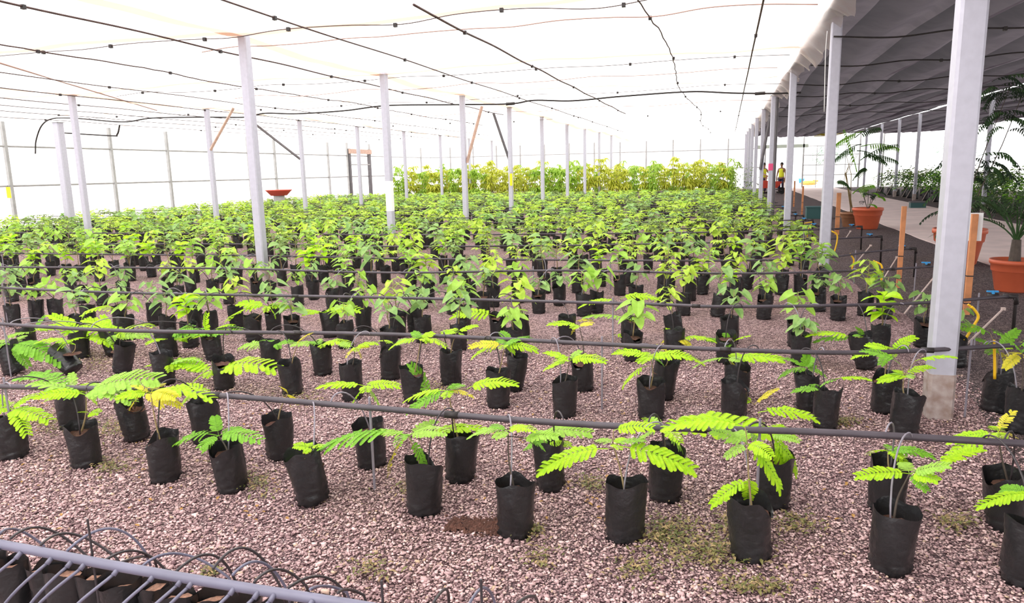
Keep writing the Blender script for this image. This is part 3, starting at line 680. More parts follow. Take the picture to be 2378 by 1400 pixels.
def feathery(rec, idx, n, row, side, label_extra):
    bx, by, lean, cxp, cyp, fr = rec
    rd = random.Random(1000 + idx); g = gnd(bx, by); g.y += .06   # bag centre lies a little behind its front foot
    g.x *= g.y / (g.y - .06)
    look = {'g': 'lime-green', 'y': 'yellowing', 'd': 'dark green', 'p': 'pale green'}[max('gydp', key=lambda c: sum(f[2] == c for f in fr))]
    if len(fr) <= 2: look = 'sparse ' + look
    bagw = 'upright bag' if abs(lean) < 5 else ('fallen bag' if abs(lean) > 30 else 'tilted bag')
    lab = '%s feathery seedling in black %s, %s from left in %s' % (look, bagw, ordinal(n), label_extra)
    t = thing('feathery_seedling', lab, 'seedling', g, group='feathery seedlings ' + row)
    rz = rd.uniform(0, 6.28) if idx != 2 else 0
    tilt = Matrix.Rotation(math.radians(lean), 4, 'Y')
    sc = rd.uniform(1.0, 1.09)
    b = ob('grow_bag', BAGS[idx % 10], t); b.matrix_local = tilt @ Matrix.Rotation(rz, 4, 'Z') @ Matrix.Scale(sc, 4)
    if abs(lean) > 5: b.location.z = abs(math.sin(math.radians(lean))) * BR * .9
    s = ob('soil', SOILS[idx % 4], t); s.matrix_local = b.matrix_local.copy()
    root = b.matrix_local @ Vector((0, 0, BH * .78))
    Y0 = g.y; crown = onY(cxp, cyp, Y0) - g
    mb = MB(); sway = Vector((rd.uniform(-.015, .015), rd.uniform(-.01, .01), 0))
    mid = (root * .5 + crown * .5) + sway
    path = smooth_path([root, mid, crown], 5); mb.tube(path, [.0055 - .003 * i / (len(path) - 1) for i in range(len(path))], 6)
    for f in fr:
        if len(f) == 5:
            p = onY(f[3], f[4], Y0) - g
            nr = min(path, key=lambda q: (q - p).length); mb.tube(bez(nr, nr * .6 + p * .4 + Vector((0, 0, .01)), nr * .3 + p * .7, p, 5), .0022, 5)
    part('stem', mb, 'stem' if idx % 3 else 'stem_dark', t, True)
    extra = []
    if len(fr) >= 3:
        ml = sum((onY(f[0], f[1], Y0) - g - crown).length for f in fr if len(f) == 3) / max(1, sum(len(f) == 3 for f in fr))
        for q in range(2):
            a = rd.uniform(-.9, .9) + (PI / 2 if q else -PI / 2); extra.append((crown, crown + Vector((math.cos(a), math.sin(a) * .8, rd.uniform(-.05, .15))) * min(.3, max(.05, ml * .85)), fr[q][2]))
    for j, f in enumerate(list(fr) + extra):
        if j >= len(fr): f, xb, xt = (0, 0, f[2]), f[0], f[1]
        else: xb = None
        base = (onY(f[3], f[4], Y0) - g) if len(f) == 5 else crown
        dy = rd.choice((-1, 1)) * rd.uniform(.01, .09)
        tip = onY(f[0], f[1], Y0 + dy) - g
        if xb is not None: base, tip = xb, xt
        ax = tip - base; L = ax.length
        if L < .02: continue
        ax.normalize(); up = Vector((0, -.24, .97)); up = up - ax * up.dot(ax)
        if up.length < .3: up = Vector((0, -1, .2)) - ax * Vector((0, -1, .2)).dot(ax)
        up.normalize(); up = Matrix.Rotation(rd.uniform(-.28, .28), 3, ax) @ up; sd = up.cross(ax)
        mesh = FR[f[2]][rd.randrange(4)]
        o = ob('frond', mesh, t)
        L *= 1.06
        wide = min(1.5, max(.8, .155 / L)) if L > .05 else 1
        o.matrix_local = Matrix.Translation(base) @ Matrix(((ax.x * L, sd.x * L * wide, up.x * L, 0), (ax.y * L, sd.y * L * wide, up.y * L, 0), (ax.z * L, sd.z * L * wide, up.z * L, 0), (0, 0, 0, 1)))
        if f[2] == 'y': o['label'] = 'yellowed frond'
    USED.append((g.x, g.y))
    k = {'A': 0, 'B': 1, 'C': 2}[side]; DRIP[k].append(g + root)
def order(recs): return {id(r): i + 1 for i, r in enumerate(sorted(recs, key=lambda r: r[0]))}
# the two lines of bags at each pipe: the one before it, the one behind it
cnt = 0
for rows, k, nm in ((FA, 'A', 'first'), (FB, 'B', 'second'), (FC, 'C', 'third')):
    pk = 'ABC'.index(k); groups = {'before': [], 'behind': []}
    for r in rows:
        g = gnd(r[0], r[1]); groups['before' if g.y < pipeY(pk, g.x) - (-.1 if pk else 0) else 'behind'].append(r)
    for sd, rs in groups.items():
        od = order(rs)
        for r in rs:
            feathery(r, cnt, od[id(r)], '%s the %s pipe' % (sd, nm), k, 'row %s %s pipe' % (sd, nm)); cnt += 1

# ------------------------------------------------------------------ broad-leaved seedlings: 300 by themselves, the rest as one mass
C_PX = [(2146, 808), (2224, 854), (1848, 807), (1860, 850), (1694, 800), (1568, 790), (1209, 796), (1061, 815), (1073, 765), (920, 785), (959, 772), (840, 773), (673, 795), (629, 768), (543, 764), (384, 790), (446, 766), (482, 782), (352, 757), (271, 765), (198, 760), (21, 760), (77, 748), (123, 745)]
D_PX = [(159, 695), (280, 697), (382, 688), (437, 688), (525, 707), (589, 690), (686, 711), (723, 697), (20, 702), (70, 690), (975, 718), (825, 728), (991, 704), (1052, 718), (1143, 714), (1200, 705), (1248, 729), (1296, 711), (1353, 736), (1384, 728), (1089, 703), (1665, 737), (1774, 743), (1708, 690), (1947, 746), (1902, 725), (2056, 742), (1815, 686), (2010, 735), (1600, 700), (1540, 712), (1475, 715)]
SPOTS = []     # (x, y, row, side, kind)
def free(x, y, d):
    return all((x - a) ** 2 + (y - b) ** 2 > d * d for a, b in USED) and all((x - a) ** 2 + (y - b) ** 2 > .035 for a, b, _ in POSTS)
def spot(x, y, pk, kind):
    SPOTS.append((x, y, pk, 'before' if y < pipeY(pk, x) else 'behind', kind)); USED.append((x, y))
for px, py in C_PX: g = gnd(px, py); g.y += .06; spot(g.x, g.y, 2, 'heart')
for px, py in D_PX:
    g = gnd(px, py); g.y += .07
    if free(g.x, g.y, .2): spot(g.x, g.y, 3, 'heart')
rd = random.Random(11)
for k in range(2, 22):
    for off in ((-.25, .27) if k < 4 else (-.24, .32)):
        x = 1.35 - .53 * .5 * (k % 2)
        while x > max(XW + 1.0, -1.42 * (3.2 + 1.66 * k) - .5):
            jj = .09 if k < 4 else .2; xx = x + rd.uniform(-jj, jj); yy = pipeY(k, xx) + off + rd.uniform(-.12, .12)
            px, py = proj((xx, yy, .2))
            if px > -60 and yy < 39.5 and (k > 3 or free(xx, yy, .34)) and free(xx, yy, .2):
                if k >= 4 or rd.random() < .8:
                    kind = rd.choice(['heart', 'heart', 'ell']) if k < 4 else rd.choice(['ell', 'palm', 'heart', 'ell', 'palm'])
                    spot(xx, yy, k, kind)
            x -= .53
SPOTS.sort(key=lambda s: s[1])
near, far = SPOTS[:300], SPOTS[300:]
rank = {}
for pk in range(22):
    for sd in ('before', 'behind'):
        for i, s in enumerate(sorted([s for s in near if s[2] == pk and s[3] == sd], key=lambda s: proj((s[0], s[1], .2))[0])): rank[s] = i + 1
KW = {'heart': 'heart-leaved', 'ell': 'oval-leaved', 'palm': 'fan-leaved'}
for i, s in enumerate(near):
    x, y, pk, sd, kind = s; rd = random.Random(5000 + i)
    fol, st, h = HF[kind][rd.randrange(4)]
    t = thing('broadleaf_seedling', '%s seedling in black bag, %s from the left in row %s %s pipe' % (KW[kind], ordinal(rank[s]), sd, ordinal(pk + 1)), 'seedling', (x, y, 0), group='broad-leaved seedlings %s the %s pipe' % (sd, ordinal(pk + 1)))
    lean = rd.choice((0, 0, 0, rd.uniform(-9, 9)))
    ml = Matrix.Rotation(math.radians(lean), 4, 'Y') @ Matrix.Rotation(rd.uniform(0, 6.28), 4, 'Z')
    b = ob('grow_bag', BAGS[rd.randrange(10)], t); b.matrix_local = ml
    o = ob('soil', SOILS[rd.randrange(4)], t); o.matrix_local = ml
    k = rd.uniform(.85, 1.2) * (1.08 if pk < 4 else 1.32)
    m2 = ml @ Matrix.Translation((0, 0, BH * .78)) @ Matrix.Rotation(rd.uniform(-.12, .12), 4, 'X') @ Matrix.Scale(k, 4)
    o = ob('stem', st, t); o.matrix_local = m2; o = ob('foliage', fol, t); o.matrix_local = m2
    if pk in DRIP: DRIP[pk].append(Vector((x, y, BH * .8)))
# the far rows, too many to count
def arr(me): 
    v = np.empty(len(me.vertices) * 3, np.float32); me.vertices.foreach_get('co', v); return v.reshape(-1, 3), [tuple(p.vertices) for p in me.polygons]
LOW = {}
for kind, ms in (('heart', ('leaf_h', 'leaf_l', 'leaf_o')), ('ell', ('leaf_l', 'leaf_p', 'leaf_h')), ('palm', ('leaf_l', 'leaf_o', 'leaf_l'))):
    LOW[kind] = [(arr(foliage_mesh(kind, 300 + i, .26, m, 3, 1.15)), m) for i, m in enumerate(ms)]
lowbag = [arr(b) for b in BAG_LOW]
mats = ['plastic', 'leaf_h', 'leaf_l', 'leaf_p', 'leaf_o', 'soil']; mb = MB()
for i, (x, y, pk, sd, kind) in enumerate(far):
    rd = random.Random(9000 + i)
    v, f = lowbag[rd.randrange(3)]; mb.add(v + np.array([x, y, 0]), f, 0)
    (v, f), m = LOW[kind][rd.randrange(3)]; a = rd.uniform(0, 6.28); k = rd.uniform(.95, 1.4)
    r = np.array([[math.cos(a), -math.sin(a), 0], [math.sin(a), math.cos(a), 0], [0, 0, 1]]) * k
    mb.add(v @ r.T + np.array([x, y, BH * .78]), f, mats.index(m))
tag(ob('seedling_field', mb.mesh('seedling_field', mats)), 'dense leafy mass of more potted seedlings filling the rows behind', 'seedlings', kind='stuff')

# drip tubes: thin arcs from each pipe into its bags, children of the pipe
for k, roots in DRIP.items():
    t, o = PT[k]
    for i, r in enumerate(roots[:70]):
        rd = random.Random(k * 100 + i); y = pipeY(k, r.x); sx = rd.choice((-1, 1)) * rd.uniform(.05, .16)
        zp = PZ[k]; a = Vector((r.x + sx, y, zp)); e = r + Vector((rd.uniform(-.03, .03), rd.uniform(-.03, .03), -.01))
        hz = rd.uniform(.015, .09)
        pts = bez(a, a + Vector((-sx * .1, 0, hz)), Vector((e.x, e.y * .6 + y * .4, zp + hz)), e, 12)
        part('drip_tube', MB().tube([p - o for p in pts], .0042, 5), 'tube_grey' if rd.random() < .6 else 'tube_dark', t, True)

# ------------------------------------------------------------------ the packed bags and their pipe in the near corner
pz = .55; pts = [Vector((-2.75 + 3.1 * i / 12, 1.53 + .006 * math.sin(i), pz - .002 * i)) for i in range(13)]
o = pts[0]; t = thing('feeder_pipe', 'blue-grey pipe with many arched tubes over the packed empty bags', 'pipe', o)
part('run', MB().tube([p - o for p in pts], .0145, 12), 'pipe_grey', t, True)
PXT = [(-40, 1), (10, 0), (60, 1), (130, 1), (175, 1), (205, 1), (280, 1), (362, 1), (425, 1), (450, 1), (545, 1), (600, 1), (637, 1), (725, 1), (820, 1), (880, 1)]
rd = random.Random(21)
for i, (px, _) in enumerate(PXT):
    x = onY(px, 1300, 1.53).x; a = Vector((x, 1.53, pz))
    part('tube_joint', MB().tube([a + Vector((0, -.012, -.012)), a + Vector((-.008, -.024, -.02))], .0075, 8).add(*[[], []]) if False else MB().tube([a - o + Vector((0, -.010, -.010)), a - o + Vector((-.006, -.026, -.024))], .0075, 8), 'pipe_grey', t, True)
    e = a + Vector((-.14 - rd.uniform(0, .05), -.10, -.20)); b = a + Vector((-.006, -.024, -.022))
    part('drip_tube', MB().tube([p - o for p in bez(b, b + Vector((-.03, -.03, -.03)), e + Vector((.05, .02, .09)), e, 8)], .0048, 6), 'pipe_grey', t, True)
arcs = [((0, 1238), (40, 1230), (100, 1265)), ((25, 1250), (105, 1227), (200, 1290)), ((95, 1265), (170, 1240), (270, 1295)), ((155, 1280), (255, 1227), (335, 1278)), ((245, 1300), (320, 1280), (385, 1325)), ((280, 1306), (335, 1292), (360, 1300)), ((330, 1315), (420, 1286), (530, 1340)), ((410, 1326), (490, 1288), (545, 1345)), ((495, 1320), (575, 1274), (650, 1360)), ((540, 1335), (605, 1305), (662, 1362)), ((590, 1352), (650, 1322), (712, 1362)), ((670, 1364), (742, 1338), (795, 1368)), ((720, 1368), (760, 1361), (805, 1375)), ((785, 1376), (810, 1369), (845, 1382)), ((1005, 1402), (1035, 1368), (1042, 1400)), ((1090, 1402), (1125, 1365), (1150, 1402)), ((1200, 1402), (1235, 1384), (1250, 1402))]
for i, (p0, p1, p2) in enumerate(arcs):
    yb = 1.66 + .02 * (i % 3); a = onY(p0[0], p0[1], 1.54); c = onY(p2[0], p2[1], yb + .08)
    m = onY(p1[0], p1[1], yb); q = m * 2 - (a + c) * .5           # quadratic control through the apex
    pts = [a * (1 - u)**2 + q * 2 * u * (1 - u) + c * u * u for u in [j / 14 for j in range(15)]]
    pts.append(c + (pts[-1] - pts[-2]) * 1.2 + Vector((0, 0, -.03)))
    part('arched_tube', MB().tube([p - o for p in pts], .0042, 6), 'tube_dark' if i % 3 else 'pipe_grey', t, True)
for px, py in ((203, 1205), (1117, 1345), (886, 1348)):
    a = onY(px, py, 1.545); part('support_rod', MB().tube([a - o, Vector((a.x, a.y, 0)) - o], .0035, 6), 'tube_dark', t)
DB = [bag_mesh(70 + i, 22, 8, .28, .064) for i in range(4)]; DS = [soil_mesh(80 + i, .053, .222 + .02, 'soil_pale') for i in range(3)]
for i in range(17):
    x = -2.62 + .125 * i + random.Random(i).uniform(-.012, .012)
    t = thing('soil_bag', 'small black bag of bare brown soil under the blue-grey pipe, %s along the packed row' % ordinal(i + 1), 'bag', (x, 1.83 + random.Random(i + 50).uniform(-.02, .02), 0), group='packed soil bags under the feeder pipe')
    b = ob('bag_wall', DB[i % 4], t); b.rotation_euler.z = i * 1.7; s = ob('soil', DS[i % 3], t)
    if proj((x, 1.83, .3))[1] > 1440 or proj((x, 1.83, .3))[0] > 900: 
        pass

# ------------------------------------------------------------------ stakes, canes, hooks along the aisle edge
def wooden_stake(px, py, ptop, label, board=False, w=.028):
    g = gnd(px, py); top = onY(px, ptop, g.y).z
    t = thing('wooden_stake', label, 'stake', g, group='wooden stakes along the aisle')
    part('stake_post', MB().box((-w, -w * .8, 0), (w, w * .8, top)), 'stake_wood', t)
    for z in (.12, .42):
        if top > .6: part('tie_wire', MB().box((-w * 1.1, -w * .9, z), (w * 1.1, w * .9, z + .012)), 'hose', t)
    if board: part('name_board', MB().box((-.03, .03, top - .29), (.09, .045, top + .01)), 'white', t, label='blank white board')
    return t
wooden_stake(2243, 730, 497, 'orange wooden stake carrying a small white board, beside the big front post', True, .03)
wooden_stake(2086, 668, 479, 'orange wooden stake standing alone before the pale path')
wooden_stake(1943, 545, 448, 'orange wooden stake just past the second aisle post', w=.045)
wooden_stake(1909, 545, 440, 'orange wooden stake hidden half behind the second aisle post', w=.045)
wooden_stake(1862, 500, 432, 'orange wooden stake next to the dark teal crate')
wooden_stake(1843, 480, 420, 'orange wooden stake touching the third aisle post')
wooden_stake(1822, 465, 418, 'thin orange wooden stake nearest the people')
def cane(a, b, ya, yb, label):
    p, q = onY(a[0], a[1], ya), onY(b[0], b[1], yb)
    t = thing('slanting_cane', label, 'cane', p, group='slanting canes beside the pipes')
    part('rod', MB().tube([Vector((0, 0, 0)), q - p], .009, 6), 'cane', t)
    part('tip_clip', MB().box(q - p - Vector((.015, .015, .012)), q - p + Vector((.015, .015, .012))), 'cane', t)
cane((2215, 828), (2330, 717), 6.45, 7.0, 'pale slanting cane beside the big front post')
cane((2100, 728), (2172, 640), 8.2, 8.9, 'pale slanting cane crossing the third pipe')
cane((2050, 650), (2083, 597), 10.2, 10.8, 'pale slanting cane leaning on the lone wooden stake')
cane((1980, 620), (2022, 570), 10.8, 11.7, 'pale slanting cane past the second aisle post')
cane((1965, 552), (1975, 537), 13.5, 14, 'short pale cane between the far pipe ends')
def hook(pts, y, label, r=.011):
    P = [onY(a, b, y) for a, b in pts]; t = thing('yellow_hook', label, 'hook', P[0], group='yellow hooked tubes in the bags')
    P = smooth_path(P, 4); part('tube', MB().tube([p - P[0] for p in P], r, 8), 'yellow', t, True)
    e = P[-1] - P[0]; part('end_tip', MB().tube([e, e + (P[-1] - P[-2]).normalized() * .03], r * .8, 6), 'yellow', t)
hook([(2240, 790), (2262, 755), (2272, 735), (2262, 718), (2255, 712)], 6.55, 'bent yellow tube in a bag to the right of the big front post')
hook([(2046, 655), (2049, 630), (2046, 615), (2034, 608)], 9.0, 'bent yellow tube before the lone wooden stake')
hook([(1978, 625), (1983, 605), (1977, 593)], 10.8, 'short yellow tube just past the second aisle post')
hook([(1936, 590), (1943, 565), (1944, 545), (1932, 537)], 12.0, 'hooked yellow tube touching the second aisle post')
hook([(1875, 551), (1876, 535), (1884, 522), (1886, 516), (1870, 518)], 17.5, 'small yellow hook between the second and third aisle posts')
hook([(2310, 880), (2310, 840), (2309, 800)], 5.25, 'straight yellow tube standing in a bag on the far side of the first pipe', .009)

# ------------------------------------------------------------------ large terracotta pots and their plants
def big_pot(px, py, wpx, label, m='terracotta'):
    g = gnd(px, py); d = math.hypot(g.y, g.x) * 1.0
    wid = wpx * (g.y / (RM.T @ np.array([0, 1, 0]))[2] * 0 + float((RM.T @ (np.array(g) - np.array([0, 0, H])))[2])) / F
    R = wid / 2; h = R * 1.5; g.y += R * .6
    t = thing('terracotta_pot_plant', label, 'potted plant', g, group=None)
    prof = [(0, 0), (R * .66, 0), (R * .70, h * .04), (R * .86, h * .62), (R * .90, h * .64), (R * .92, h * .66), (R * .95, h * .86), (R, h * .87), (R * 1.02, h * .93), (R, h), (R * .94, h), (R * .90, h * .86)]
    part('pot', MB().lathe(prof, 32), m, t, True)
    part('soil', MB().lathe([(R * .905, h * .87), (R * .5, h * .885), (.0001, h * .89)], 24), 'soil', t)
    return t, R, h
def pinnate(mb, pts, n, ln, wd, droop=.4, vee=.3, shape='lance', t0=.2, seg=3):
    """feather leaf along a curved rachis"""
    pts = [Vector(p) for p in pts]; m = len(pts) - 1
    for i in range(n):
        u = t0 + (1 - t0) * (i + .5) / n; k = min(int(u * m), m - 1); p = pts[k].lerp(pts[k + 1], u * m - k)
        d = (pts[k + 1] - pts[k]).normalized(); s = d.cross(Vector((0, 0, 1))); s = s.normalized() if s.length > .1 else Vector((1, 0, 0))
        l = ln * (.55 + .45 * math.sin(PI * min(1, u + .1)))
        for sd in (-1, 1): leaf(mb, p, s * sd * .8 + d * .55 + Vector((0, 0, vee)), l, wd, droop, shape, 0, 0, seg)
def palm_fronds(t, base, n, L, m, rise=.8, ll=.2, lw=.022, pairs=22, seed=0, name='frond', a0=0., spread=6.28, droop=.7):
    rd = random.Random(seed)
    for i in range(n):
        a = a0 + spread * i / n + rd.uniform(-.25, .25); r = rise * rd.uniform(.6, 1.25); l = L * rd.uniform(.75, 1.1)
        d = Vector((math.cos(a), math.sin(a), 0)); b = Vector(base)
        pts = bez(b, b + d * l * .2 + Vector((0, 0, l * r * .5)), b + d * l * .6 + Vector((0, 0, l * r * .7)), b + d * l * .95 + Vector((0, 0, l * (r * .7 - droop * .5))), 10)
        mb = MB(); mb.tube(pts, [.012 * (1 - .8 * j / 10) * L for j in range(11)], 5); pinnate(mb, pts, pairs, ll * l, lw * L, .25, .25)
        part(name, mb, m, t)
t, R, h = big_pot(2360, 680, 100, 'date palm in the big orange pot closest to the camera')
part('trunk', MB().tube([(0, 0, h * .85), (0, 0, h + .25)], [.07, .05], 10), 'stem_dark', t)
palm_fronds(t, (0, 0, h + .22), 15, .95, 'leaf_k2', 1.0, .26, .020, 26, 3)
t, R, h = big_pot(2232, 617, 112, 'tall dark spray-leaved shrub in the orange pot behind the big front post')
mb = MB()
for a in (-.1, .05, .12): mb.tube([(a * .4, 0, h * .85), (a * 2, .02, h + .6), (a * 3 + .12, .0, h + 1.3), (a * 3 + .4, .05, h + 2.25)], [.012, .010, .007, .004], 6)
part('stem', mb, 'stem_dark', t, True)
rd = random.Random(5)
for i in range(62):
    z = h + (rd.uniform(.2, 1.15) if i < 36 else rd.uniform(1.5, 2.35)); a = rd.uniform(0, 6.28); l = rd.uniform(.35, .62); d = Vector((math.cos(a), math.sin(a) * .7, 0)); b = Vector((rd.uniform(-.1, .3) + .05 + (.32 if i >= 36 else 0), rd.uniform(-.1, .1), z))
    pts = bez(b, b + d * l * .4 + Vector((0, 0, .12)), b + d * l * .8 + Vector((0, 0, .05)), b + d * l + Vector((0, 0, -.16)), 6)
    mb = MB().tube(pts, .004, 4); pinnate(mb, pts, 10, .085, .026, .5, -.2, 'ell', .1, 3); part('spray', mb, 'leaf_k' if i % 3 else 'leaf_k2', t)
t, R, h = big_pot(2016, 533, 66, 'small shrub in the upright bright orange pot by the path')
mb = MB(); rd = random.Random(8)
for i in range(5): mb.tube([(0, 0, h * .85), (rd.uniform(-.2, .2), rd.uniform(-.1, .1), h + rd.uniform(.3, .6))], .008, 5)
part('stem', mb, 'stem_dark', t)
for i in range(12):
    a = rd.uniform(0, 6.28); b = Vector((rd.uniform(-.15, .2), 0, h + rd.uniform(.02, .5))); d = Vector((math.cos(a), math.sin(a), .2)); l = rd.uniform(.2, .35)
    pts = bez(b, b + d * l * .4, b + d * l * .8, b + d * l - Vector((0, 0, .12)), 5); mb = MB().tube(pts, .004, 4); pinnate(mb, pts, 8, .085, .03, .4, .0, 'ell', .2, 3)
    part('spray', mb, 'leaf_d' if i % 2 else 'leaf_k', t)
t, R, h = big_pot(1976, 528, 46, 'tall fishtail palm in the brownish pot by the path', 'terracotta_old')
rd = random.Random(9); mb = MB()
for i in range(4): mb.tube([(rd.uniform(-.08, .08), 0, h * .85), (rd.uniform(-.2, .2), 0, h + 1.0), (rd.uniform(-.3, .4), 0, h + 1.5)], [.014, .010, .006], 6)
part('stem', mb, 'stem', t, True)
FT = [(1930, 345, 2005, 305), (1935, 375, 2000, 335), (2045, 297, 1985, 320), (2088, 345, 2000, 340), (2085, 375, 2005, 365), (2060, 380, 1990, 350), (1960, 300, 1990, 400), (2010, 390, 1980, 420), (1945, 420, 1975, 440), (2030, 430, 1980, 450), (2085, 335, 1998, 372)]
for i, (a, b, c, d_) in enumerate(FT):
    y = t.location.y; p = onY(c, d_, y + rd.uniform(-.2, .2)) - t.location; q = onY(a, b, y + rd.uniform(-.3, .3)) - t.location
    pts = bez(p, p.lerp(q, .35) + Vector((0, 0, .12)), p.lerp(q, .7) + Vector((0, 0, .12)), q, 8); mb = MB().tube(pts, [.014 - .001 * j for j in range(9)], 5)
    pinnate(mb, pts, 13, .19, .036, .5, -.55, 'lance', .2, 3); part('frond', mb, 'leaf_k2' if i % 3 else 'leaf_d', t)

# ------------------------------------------------------------------ dark palms and potted shrubs beyond the path
def shrub_foliage(seed, m, hgt=.8, n=150, rad=.38, ln=.13, z0=.3):
    rd = random.Random(seed); mb = MB()
    for i in range(n):
        a = rd.uniform(0, 6.28); r = rad * math.sqrt(rd.random()); z = z0 + hgt * rd.random() ** .8 * (1 - .4 * r / rad)
        leaf(mb, (r * math.cos(a), r * math.sin(a), z), (math.cos(a), math.sin(a), rd.uniform(-.4, .9)), ln * rd.uniform(.7, 1.3), ln * .4, .4, 'ell', 0, rd.uniform(-.6, .6), 2)
    return mb.mesh('foliage', [m])
SF = [shrub_foliage(i, m) for i, m in enumerate(('leaf_k2', 'leaf_d', 'leaf_k2', 'leaf_o'))]
SBAG = [bag_mesh(90 + i, 16, 6, .34, .13) for i in range(2)]
rdx = random.Random(17); n_ = 0
for row, x in enumerate((8.25, 9.3, 10.4)):
    for j in range(22):
        y = 17.5 + 1.28 * j + rdx.uniform(-.2, .2); n_ += 1
        t = thing('potted_shrub', 'dark green shrub in a black bag beyond the path, %s of the %s row' % (ordinal(j + 1), ('path-side', 'middle', 'back')[row]), 'shrub', (x + rdx.uniform(-.15, .15), y, 0), group='shrubs in bags beyond the path')
        ob('grow_bag', SBAG[j % 2], t); ob('foliage', SF[(j + row) % 4], t, rot=(0, 0, rdx.uniform(0, 6)), sc=rdx.uniform(1.05, 1.5))
        if row == 0: part('support_cane', MB().tube([(-.15, -.16, 0), (.1, -.18, .55)], .012, 5), 'cane', t)
for i, (x, y, L) in enumerate([(8.3, 14.2, 1.2), (9.2, 12.9, 1.3), (8.6, 16.0, 1.1), (10.2, 14.8, 1.4), (10.6, 17.2, 1.3), (9.6, 11.6, 1.2), (8.1, 12.2, .9)]):
    t = thing('dark_palm', 'bushy dark green palm by the far edge of the path, %s from the front' % ordinal(sorted([14.2, 12.9, 16., 14.8, 17.2, 11.6, 12.2]).index(y) + 1), 'palm', (x, y, 0), group='dark palms beyond the path')
    ob('grow_bag', SBAG[i % 2], t); palm_fronds(t, (0, 0, .35), 13, L, 'leaf_k2' if i % 2 else 'leaf_k', 1.1, .28, .03, 16, 30 + i)
    ob('foliage', SF[i % 4], t, sc=1.2)
t = thing('storage_crate', 'dark teal crate on the ground between the second and third aisle posts', 'crate', gnd(1897, 507))
part('crate_body', MB().box((-.32, -.2, 0), (.32, .25, .33)), 'teal', t); part('crate_rim', MB().box((-.34, -.22, .33), (.34, .27, .37)), 'teal', t)
t = thing('ground_box', 'small dark box on the far edge of the path', 'box', gnd(2130, 483))
part('box_body', MB().box((-.25, -.15, 0), (.25, .15, .2)), 'teal', t); part('box_lid', MB().box((-.27, -.17, .2), (.27, .17, .24)), 'brace_dark', t)

# ------------------------------------------------------------------ tall drooping plants at the back of the bed
def tall_foliage(seed, m, hgt, seg=3):
    rd = random.Random(seed); mb = MB()
    for c in range(17):
        z = hgt * rd.uniform(.12, 1.0); a0 = rd.uniform(0, 6.28); r = rd.uniform(.05, .3); p = Vector((r * math.cos(a0), r * math.sin(a0), z)); mb.tube([(0, 0, z - .12), p], .006, 4)
        for j in range(9):
            a = j * .7 + rd.uniform(-.2, .2); leaf(mb, p, (math.cos(a), math.sin(a), rd.uniform(-.3, .5)), rd.uniform(.20, .36), .085, rd.uniform(.5, 1.1), 'lance', 0, rd.uniform(-.4, .4), seg)
    return mb.mesh('foliage', [m])
TF = [(tall_foliage(i, m, h), h) for i, (m, h) in enumerate((('leaf_t', 1.7), ('leaf_t2', 1.5), ('leaf_t', 1.35), ('leaf_t', 1.9), ('leaf_t2', 1.75)))]
TS = [stem_mesh(60 + i, h, 'stem', .014) for i, (_, h) in enumerate(TF)]
TB = bag_mesh(95, 14, 5, .34, .14); rdx = random.Random(23); c_ = 0
for row, y0 in enumerate((40.6, 41.9, 43.2)):
    x = -19.6 + .3 * row; j = 0
    while x < .6:
        j += 1; k = rdx.randrange(5); y = y0 + rdx.uniform(-.3, .3)
        t = thing('tall_leafy_plant', 'tall yellow-green plant with drooping leaves, %s from the left in the %s back row' % (ordinal(j), ordinal(row + 1)), 'plant', (x, y, 0), group='tall drooping plants at the back')
        ob('grow_bag', TB, t); sc = rdx.uniform(.85, 1.15)
        ob('stem', TS[k], t, (0, 0, .2), sc=sc); ob('foliage', TF[k][0], t, (0, 0, .2), (0, 0, rdx.uniform(0, 6)), sc)
        x += rdx.uniform(.42, .62)
SCF = [shrub_foliage(200 + i, 'leaf_o' if i else 'leaf_k2', 1.5, 110, .22, .12, .2) for i in range(2)]
for i, (px, y) in enumerate([(1643, 39.2), (1668, 40.0), (1688, 41), (1706, 39), (1722, 37.5), (1738, 36), (1752, 35)]):
    g = gnd(px, 455); x = onY(px, 440, y).x
    t = thing('slim_shrub', 'slim dark green shrub near the aisle posts, %s from the left at the back' % ordinal(i + 1), 'shrub', (x, y, 0), group='slim dark shrubs at the back'); ob('grow_bag', TB, t); ob('foliage', SCF[i % 2], t, sc=(.9, .9, 1.0 + .12 * (i % 3)))

